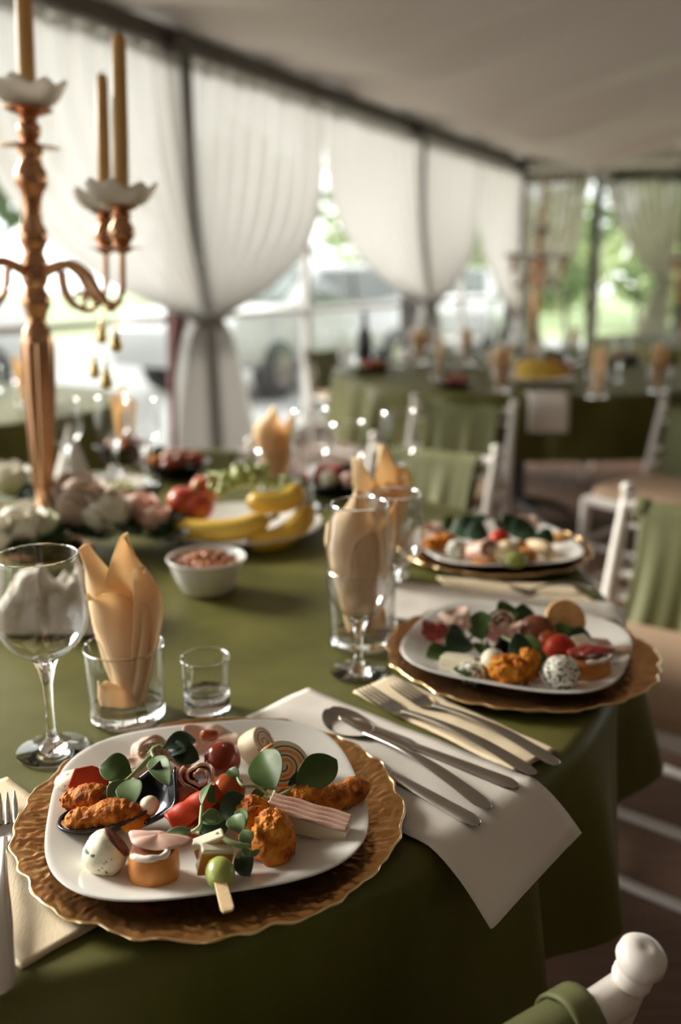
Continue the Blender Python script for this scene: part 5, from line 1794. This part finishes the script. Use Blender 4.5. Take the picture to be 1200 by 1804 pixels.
bloom(at(15, 845, CT + 0.062), 0.040, 'rosewhite', 'white flower behind the candelabra at the left edge', 8)
rnd = random.Random(21)
spots = [(60, 985, 'leafdark'), (118, 960, 'leafdark'), (170, 952, 'leafdark'), (212, 950, 'leafdark'), (248, 948, 'leafpale'), (288, 955, 'leafdark'), (20, 985, 'leafdark'), (105, 925, 'leafdark'), (160, 875, 'leafdark'), (40, 885, 'leafdark'), (255, 930, 'leafpale'), (300, 935, 'leafdark'), (-10, 940, 'leafdark'), (95, 880, 'leafdark'), (232, 925, 'leafpale')]
ordw = ['dark leaf spray in front of the candelabra foot', 'dark leaf spray below the dusty beige flower', 'dark leaf spray below the round white rose', 'dark leaf spray behind the peach napkin tip', 'grey green leaf spray below the blush flower', 'dark leaf spray left of the nut bowl', 'dark leaf spray at the left edge below the white rose', 'dark leaf spray between candelabra foot and dusty flower', 'dark leaf spray behind the dusty beige flower', 'dark leaf spray just behind the candelabra foot', 'grey green leaf spray between blush flower and bananas', 'dark leaf spray beneath the long banana end', 'dark leaf spray beyond the left edge by the cut rose', 'dark leaf spray right behind the candelabra stem', 'grey green leaf spray beside the round white rose']
for (px, py, m), lab in zip(spots, ordw):
    c_ = at(px, py, CT + 0.012)
    lv = []
    for k in range(9):
        a = rnd.uniform(0, 2 * PI)
        ln = rnd.uniform(0.035, 0.06)
        b_ = c_ + Vector((rnd.uniform(-0.02, 0.02), rnd.uniform(-0.02, 0.02), 0.002 + rnd.uniform(0, 0.02)))
        e_ = b_ + Vector((math.cos(a) * ln, math.sin(a) * ln, rnd.uniform(0.0, 0.03)))
        lv.append((b_, e_, rnd.uniform(0.018, 0.028), (0, -0.3, 1), 0.25, 0.1))
    sprig(lab, lv, [([c_ + Vector((-0.02, 0, 0.004)), c_ + Vector((0.02, 0.005, 0.012))], 0.0015)], m, 'leaf_spray', 'foliage', 'leaf sprays round the candelabra foot')


# ---------------------------------------------------------------- chairs
def make_chair(label, loc, rz):
    t = thing('banquet_chair', label, 'chair', loc, rz)
    m = M['chair']
    w = 0.195
    rake = 0.085

    def by(z):           # back post leans rearwards (local -y) above the seat
        return -rake * max(0, (z - 0.43) / 0.32) ** 1.2
    for s in (-1, 1):
        pts = [(s * w, 0.0, 0.0)] + [(s * w, by(z), z) for z in (0.2, 0.43, 0.52, 0.62, 0.69, 0.722)]
        post = MB().tube(pts, [0.014, 0.0165, 0.018, 0.0165, 0.015, 0.0135, 0.012], 14).build('back_post', m, t)
        yb = by(0.727)
        f = MB().lathe([(0, -0.012), (0.0160, -0.012), (0.0185, -0.008), (0.0165, -0.005), (0.0185, -0.002), (0.0165, 0.0015), (0.0115, 0.003), (0.0125, 0.005), (0.0195, 0.010), (0.0228, 0.018), (0.0220, 0.027), (0.0165, 0.034), (0.009, 0.0365), (0.004, 0.0358), (0, 0.0352)], 22)
        ti = Matrix.Rotation(R(17), 3, 'X')
        f.v = [ti @ (v * 0.76) + Vector((s * w, yb, 0.728)) for v in f.v]
        f.build('finial', m, post)
        MB().tube([(s * w * 0.98, 0.40, 0.43), (s * w, 0.405, 0.2), (s * w, 0.41, 0.0)], [0.019, 0.0165, 0.013], 12).build('front_leg', m, t)
        for z in (0.10, 0.27):
            MB().tube([(s * w, 0.0, z), (s * w, 0.205, z + 0.004), (s * w, 0.408, z)], [0.009, 0.0115, 0.009], 10).build('side_stretcher', m, t)
    for z, r_ in ((0.708, 0.0140), (0.665, 0.0085), (0.560, 0.0105), (0.510, 0.009)):
        MB().tube([(-w, by(z), z), (-w * 0.5, by(z) - 0.004, z), (0, by(z) - 0.006, z), (w * 0.5, by(z) - 0.004, z), (w, by(z), z)], r_, 12).build('back_rail', m, t)
    for k in range(5):
        x = (k - 2) * 0.062
        MB().tube([(x, by(0.56) - 0.005, 0.56), (x, by(0.61) - 0.006, 0.61), (x, by(0.665) - 0.005, 0.665)], [0.0075, 0.009, 0.0075], 10).build('spindle', m, t)
    for z in (0.12, 0.26):
        MB().tube([(-w, 0.408, z), (w, 0.408, z)], 0.010, 10).build('front_stretcher', m, t)
        MB().tube([(-w, 0.0, z + 0.02), (w, 0.0, z + 0.02)], 0.010, 10).build('rear_stretcher', m, t)
    fr = MB()
    fr.box((0, 0.20, 0.425), (0.40, 0.425, 0.034))
    fr.build('seat_frame', m, t, smooth=False, bevel=0.010)
    MB().blob((0, 0.205, 0.455), (0.195, 0.205, 0.022), None, 0, nu=40, nv=14, pw=0.35).build('cushion', M['cushion'], t)
    return t


def chair_cover(chair, label, z0=0.40, x0=-0.155, x1=0.155, seed=0):
    """cloth folded over the chair's back: hangs on both sides of the top rail"""
    t = thing('chair_sash', label, 'chair cover', chair.location, chair.rotation_euler[2])

    def by(z):
        return -0.085 * max(0, (z - 0.43) / 0.32) ** 1.2
    zt = 0.722

    def fn(u, v):
        x = x0 + (x1 - x0) * u
        hang = zt - z0
        k = (v - 0.5) * 2
        s = abs(k)
        sg = 1 if k > 0 else -1
        if s < 0.1:
            a = s / 0.1 * PI / 2
            y = by(0.700) + sg * 0.022 * math.sin(a)
            z = 0.700 + 0.022 * math.cos(a) + 0.0015 * math.sin(9 * u + seed)
        else:
            q = (s - 0.1) / 0.9
            z = 0.700 - (0.700 - z0 - (0.05 if sg > 0 else 0)) * q
            y = by(z) + sg * (0.022 + 0.006 * math.sin(x * 60 + seed + 1.3 * sg) * q + 0.004 * math.sin(x * 110 + seed * 2) * q + 0.008 * q)
        x = x * (1 - 0.10 * math.sin(PI * s) + 0.05 * s)
        return Vector((x, y, z))
    MB().grid(fn, 44, 48).build('cloth', M['cover'], t, solid=0.003)

    def edge(u, v):
        a = 2 * PI * u
        xx = x1 - 0.004 + 0.022 * v - 0.022
        return Vector((xx + 0.014, by(0.700) + (0.026 + 0.002 * math.sin(3 * a)) * math.sin(a), 0.697 + (0.028 + 0.002 * math.cos(2 * a)) * math.cos(a)))
    MB().grid(edge, 24, 5, wrap=True).build('rolled_edge', M['cover'], t, solid=0.003)
    return t


f_ = Vector((-0.55, 0.835, 0)).normalized()
rgt = Vector((f_.y, -f_.x, 0))
KN = at(1131, 1668, 0.752)
bc = KN - rgt * 0.195 + f_ * 0.082
ca = make_chair('white chair with round finial at the bottom right corner, nearest camera', (bc.x, bc.y, 0), math.atan2(-f_.x, f_.y))
chair_cover(ca, 'green cloth wrapped on the nearest chair at the bottom right', z0=0.42, x0=-0.16, x1=0.145)


def put_chair(bx, by_, fx, fy, label, cover=None, seed=0):
    o = dup(ca, (bx, by_, 0), math.atan2(-fx, fy), label)
    if cover:
        chair_cover(o, cover, seed=seed, z0=0.36)
    return o


put_chair(0.744, 1.793, -0.62, -0.78, 'white chair right of the second plate, its seat towards the near table', 'green cloth on the white chair right of the second plate', 1)
put_chair(1.31, 3.294, -0.75, -0.66, 'white chair at the right edge, behind the chair beside the second plate', 'green cloth on the chair farther back at the right edge', 2)
put_chair(0.44, 3.404, -0.39, -0.92, 'taller looking white chair before the far table, left of the floor gap', 'green cloth on the white chair standing before the far table', 3)
put_chair(0.22, 2.489, -0.55, -0.83, 'white chair at the far side of the near table, behind the third plate', 'green cloth on the chair behind the third plate and far napkin', 4)
put_chair(-0.05, 6.131, 0.70, -0.71, 'white chair by the window posts, left of the far table', 'green cloth on the chair by the window posts', 5)
put_chair(2.32, 4.575, -0.98, -0.15, 'white chair at the right side of the far table', 'green cloth on the chair right of the far table', 6)
put_chair(0.62, 5.86, 0.40, -0.92, 'white chair on the far side of the far table, left of centre', 'green cloth on the far side chair, left of centre', 7)
put_chair(1.45, 5.84, -0.40, -0.92, 'white chair on the far side of the far table, right of centre', 'green cloth on the far side chair, right of centre', 8)
put_chair(-1.15, 2.379, 0.5, -0.86, 'white chair at the far left side of the near table', 'green cloth on the chair at the far left of the near table', 10)
put_chair(-0.45, 2.489, 0.0, -1.0, 'white chair on the far side of the near table behind the flowers', 'green cloth on the chair behind the flowers', 11)

# ---------------------------------------------------------------- what stands on the far table
def on(px, py):
    return at(px, py, CT)


for k, (px, py, rz, lab) in enumerate(((738, 640, 20, 'first from the left'), (775, 668, 90, 'second from the left'), (882, 690, 200, 'third, just left of the bananas'), (1050, 700, 300, 'fourth, right of the bananas'), (1158, 690, 40, 'fifth, at the right edge'), (1010, 640, 120, 'sixth, behind the bananas'), (822, 642, 60, 'seventh, behind the third'))):
    q = on(px, py)
    tumbler(q, 0.095, 0.040, 'tumbler with peach napkin on the far table, ' + lab, 0.012, 0.043)
    dup(KEEP_PN, q + Vector((0, 0, 0.001)), R(rz), 'peach paper napkin on the far table, ' + lab, scale=1.0)
FF = on(955, 676)
t = thing('fruit_plate', 'plate of fruit on the far table at the distant candelabra', 'plate', FF)
MB().lathe([(0, 0), (0.075, 0), (0.085, 0.004), (0.135, 0.020), (0.142, 0.023), (0.142, 0.0255), (0.134, 0.0235), (0.084, 0.008), (0, 0.006)], 48).build('dish', M['porcelain'], t)
banana([FF + Vector((-0.13, -0.04, 0.05)), FF + Vector((-0.06, -0.09, 0.045)), FF + Vector((0.03, -0.09, 0.05)), FF + Vector((0.09, -0.05, 0.06))], 0.020, 'yellow banana in front on the far table fruit plate')
banana([FF + Vector((-0.12, 0.0, 0.075)), FF + Vector((-0.05, -0.04, 0.085)), FF + Vector((0.02, -0.04, 0.085)), FF + Vector((0.07, -0.01, 0.08))], 0.020, 'yellow banana on top of the far table fruit plate')
for k, (dx, dy, dz, rr) in enumerate(((0.095, 0.0, 0.06, 0.034), (0.06, 0.05, 0.075, 0.032))):
    c_ = FF + Vector((dx, dy, dz))
    t = thing('apple', ('red apple at the right end of the far fruit plate', 'red apple behind the bananas on the far fruit plate')[k], 'apple', c_ - Vector((0, 0, rr)), world_parts=True)
    MB().blob(c_, rr, nu=20, nv=14).build('flesh', M['apple'], t)
    MB().tube([c_ + Vector((0, 0, rr * 0.9)), c_ + Vector((0, 0, rr * 1.25))], 0.0013, 6).build('stalk', M['bark'], t)
mb = MB()
platter(on(655, 655), 0.115, 'black platter on the left of the far table', 'far left platter', 12, 12, 0.03, 1.2, tone=(4, 6, 0, 5))
platter(on(800, 684), 0.085, 'small black platter before the far table napkins', 'small far platter', 16, 8, 0.03, 1.0, tone=(0, 4, 3))
platter(on(1100, 640), 0.10, 'black platter at the right of the far table', 'far right platter', 22, 9, 0.03, 1.1, tone=(6, 4, 3, 2))
q = on(642, 652)
t = thing('wine_bottle', 'dark bottle standing on the far table behind the left platter', 'bottle', q)
MB().lathe([(0, 0), (0.034, 0), (0.037, 0.004), (0.037, 0.15), (0.030, 0.185), (0.014, 0.215), (0.0135, 0.27), (0, 0.27)], 24).build('body', M['bottle'], t)
MB().lathe([(0, 0.255), (0.0150, 0.255), (0.0150, 0.282), (0, 0.283)], 16).build('cap', M['bark'], t)
# white napkins hanging over the edge of the far table
for (px, py, lab) in ((975, 706, 'white napkin hanging over the front edge of the far table'),):
    q = on(px, py)
    dirv = (q - Vector((T2.x, T2.y, q.z))).normalized()
    side = Vector((-dirv.y, dirv.x, 0))
    e_ = Vector((T2.x, T2.y, CT)) + dirv * 0.93

    def hang(u, v):
        k = v * 0.26
        p_ = e_ + side * (0.155 * (u - 0.5))
        if k < 0.12:
            return p_ - dirv * (0.12 - k) + Vector((0, 0, 0.004))
        kk = k - 0.12
        return p_ + dirv * (0.012 + 0.035 * min(1, kk / 0.03)) + Vector((0, 0, 0.004 - kk))
    t = thing('napkin', lab, 'napkin', e_, world_parts=True)
    MB().grid(hang, 8, 30).build('sheet', M['whitenap'], t, solid=0.003)
for k, (px, py, lab) in enumerate(((850, 648, 'left of the distant candelabra'), (905, 655, 'just left of the far fruit plate'), (1000, 655, 'just right of the distant candelabra'), (1090, 672, 'near the right edge'), (705, 646, 'behind the left platter'), (600, 650, 'at its left rim'))):
    wine_glass(on(px, py), 0.19, 0.040, 'wine glass on the far table, ' + lab, 0.034, 0.082, 0.034)
# greenery and blooms round the distant candelabra
for k, (px, py, m, lab) in enumerate(((862, 644, 'leaf', 'green leaf spray left of the distant candelabra'), (900, 645, 'leafpale', 'grey green leaf spray at the distant candelabra foot'), (985, 646, 'leafpale', 'grey green leaf spray right of the distant candelabra foot'))):
    c_ = on(px, py) + Vector((0, 0, 0.012))
    lv = []
    for j in range(9):
        a = rnd.uniform(0, 2 * PI)
        b_ = c_ + Vector((rnd.uniform(-0.05, 0.05), rnd.uniform(-0.05, 0.05), rnd.uniform(0, 0.05)))
        lv.append((b_, b_ + Vector((math.cos(a) * 0.08, math.sin(a) * 0.08, rnd.uniform(0.0, 0.07))), 0.045, (0, -0.3, 1), 0.25, 0.1))
    sprig(lab, lv, [([c_ + Vector((-0.03, 0, -0.01)), c_ + Vector((0.03, 0.005, 0.012))], 0.002)], m, 'leaf_spray', 'foliage')
bloom(on(865, 646) + Vector((0, 0, 0.05)), 0.05, 'rosewhite', 'pale bloom left of the distant candelabra foot', 31)
bloom(on(966, 644) + Vector((0, 0, 0.05)), 0.05, 'rosewhite', 'pale bloom right of the distant candelabra foot', 32)
bloom(on(905, 640) + Vector((0, 0, 0.05)), 0.045, 'rosegreen', 'greenish bloom behind the distant candelabra foot', 33)

# ---------------------------------------------------------------- left window table
for k, (dx, dy, lab) in enumerate(((-0.25, -0.35, 'nearest napkin'), (0.35, -0.15, 'right napkin'), (0.05, 0.30, 'farthest napkin'))):
    q = Vector((T4.x + dx, T4.y + dy, CT))
    tumbler(q, 0.095, 0.040, 'tumbler on the left window table holding the ' + lab, 0.012, 0.043)
    dup(KEEP_PN, q + Vector((0, 0, 0.001)), R(70 * k), 'peach paper napkin on the left window table, ' + lab)
# folded white napkin cone at the far left edge of the near table
q = on(128, 838)
t = thing('napkin_cone', 'white napkin folded into a cone right of the candelabra stem', 'napkin', q)
MB().grid(lambda u, v: Vector(((0.038 * (1 - v) + 0.002) * math.cos(2 * PI * u * 1.1), (0.038 * (1 - v) + 0.002) * math.sin(2 * PI * u * 1.1), 0.12 * v)), 30, 10).build('sheet', M['whitenap'], t, solid=0.0015)
q = on(190, 862)
t = thing('side_plate', 'white side plate at the far left edge of the near table', 'plate', q)
MB().lathe([(0, 0), (0.05, 0), (0.056, 0.003), (0.088, 0.012), (0.092, 0.0145), (0.087, 0.0145), (0.055, 0.006), (0, 0.004)], 40).build('dish', M['porcelain'], t)

# leafy garland hung under the roof at the far right
gp = [Bk(1.2 + 0.2 * k, -0.34, EAVE - 0.14 - 0.05 * math.sin(PI * k / 8)) for k in range(9)]
t = thing('garland', 'dark leafy garland hung under the roof at the far right corner', 'garland', gp[0], world_parts=True)
MB().tube(gp, 0.012, 6).build('stem', M['bark'], t)
mb = MB()
for k in range(160):
    j = rnd.uniform(0, 7.99)
    b_ = gp[int(j)].lerp(gp[int(j) + 1], j % 1)
    e_ = b_ + Vector((rnd.uniform(-1, 1), rnd.uniform(-1, 0.2), rnd.uniform(-1, 0.2))) * 0.09
    mb.leaf(b_, e_, 0.05, (0, -1, 0.3), 0.2, 0.1, nu=2, nv=4)
tag(mb.build('leaves', M['leafdark'], t), kind='stuff')

for o in S.objects:
    if '_w' in o:
        del o['_w']
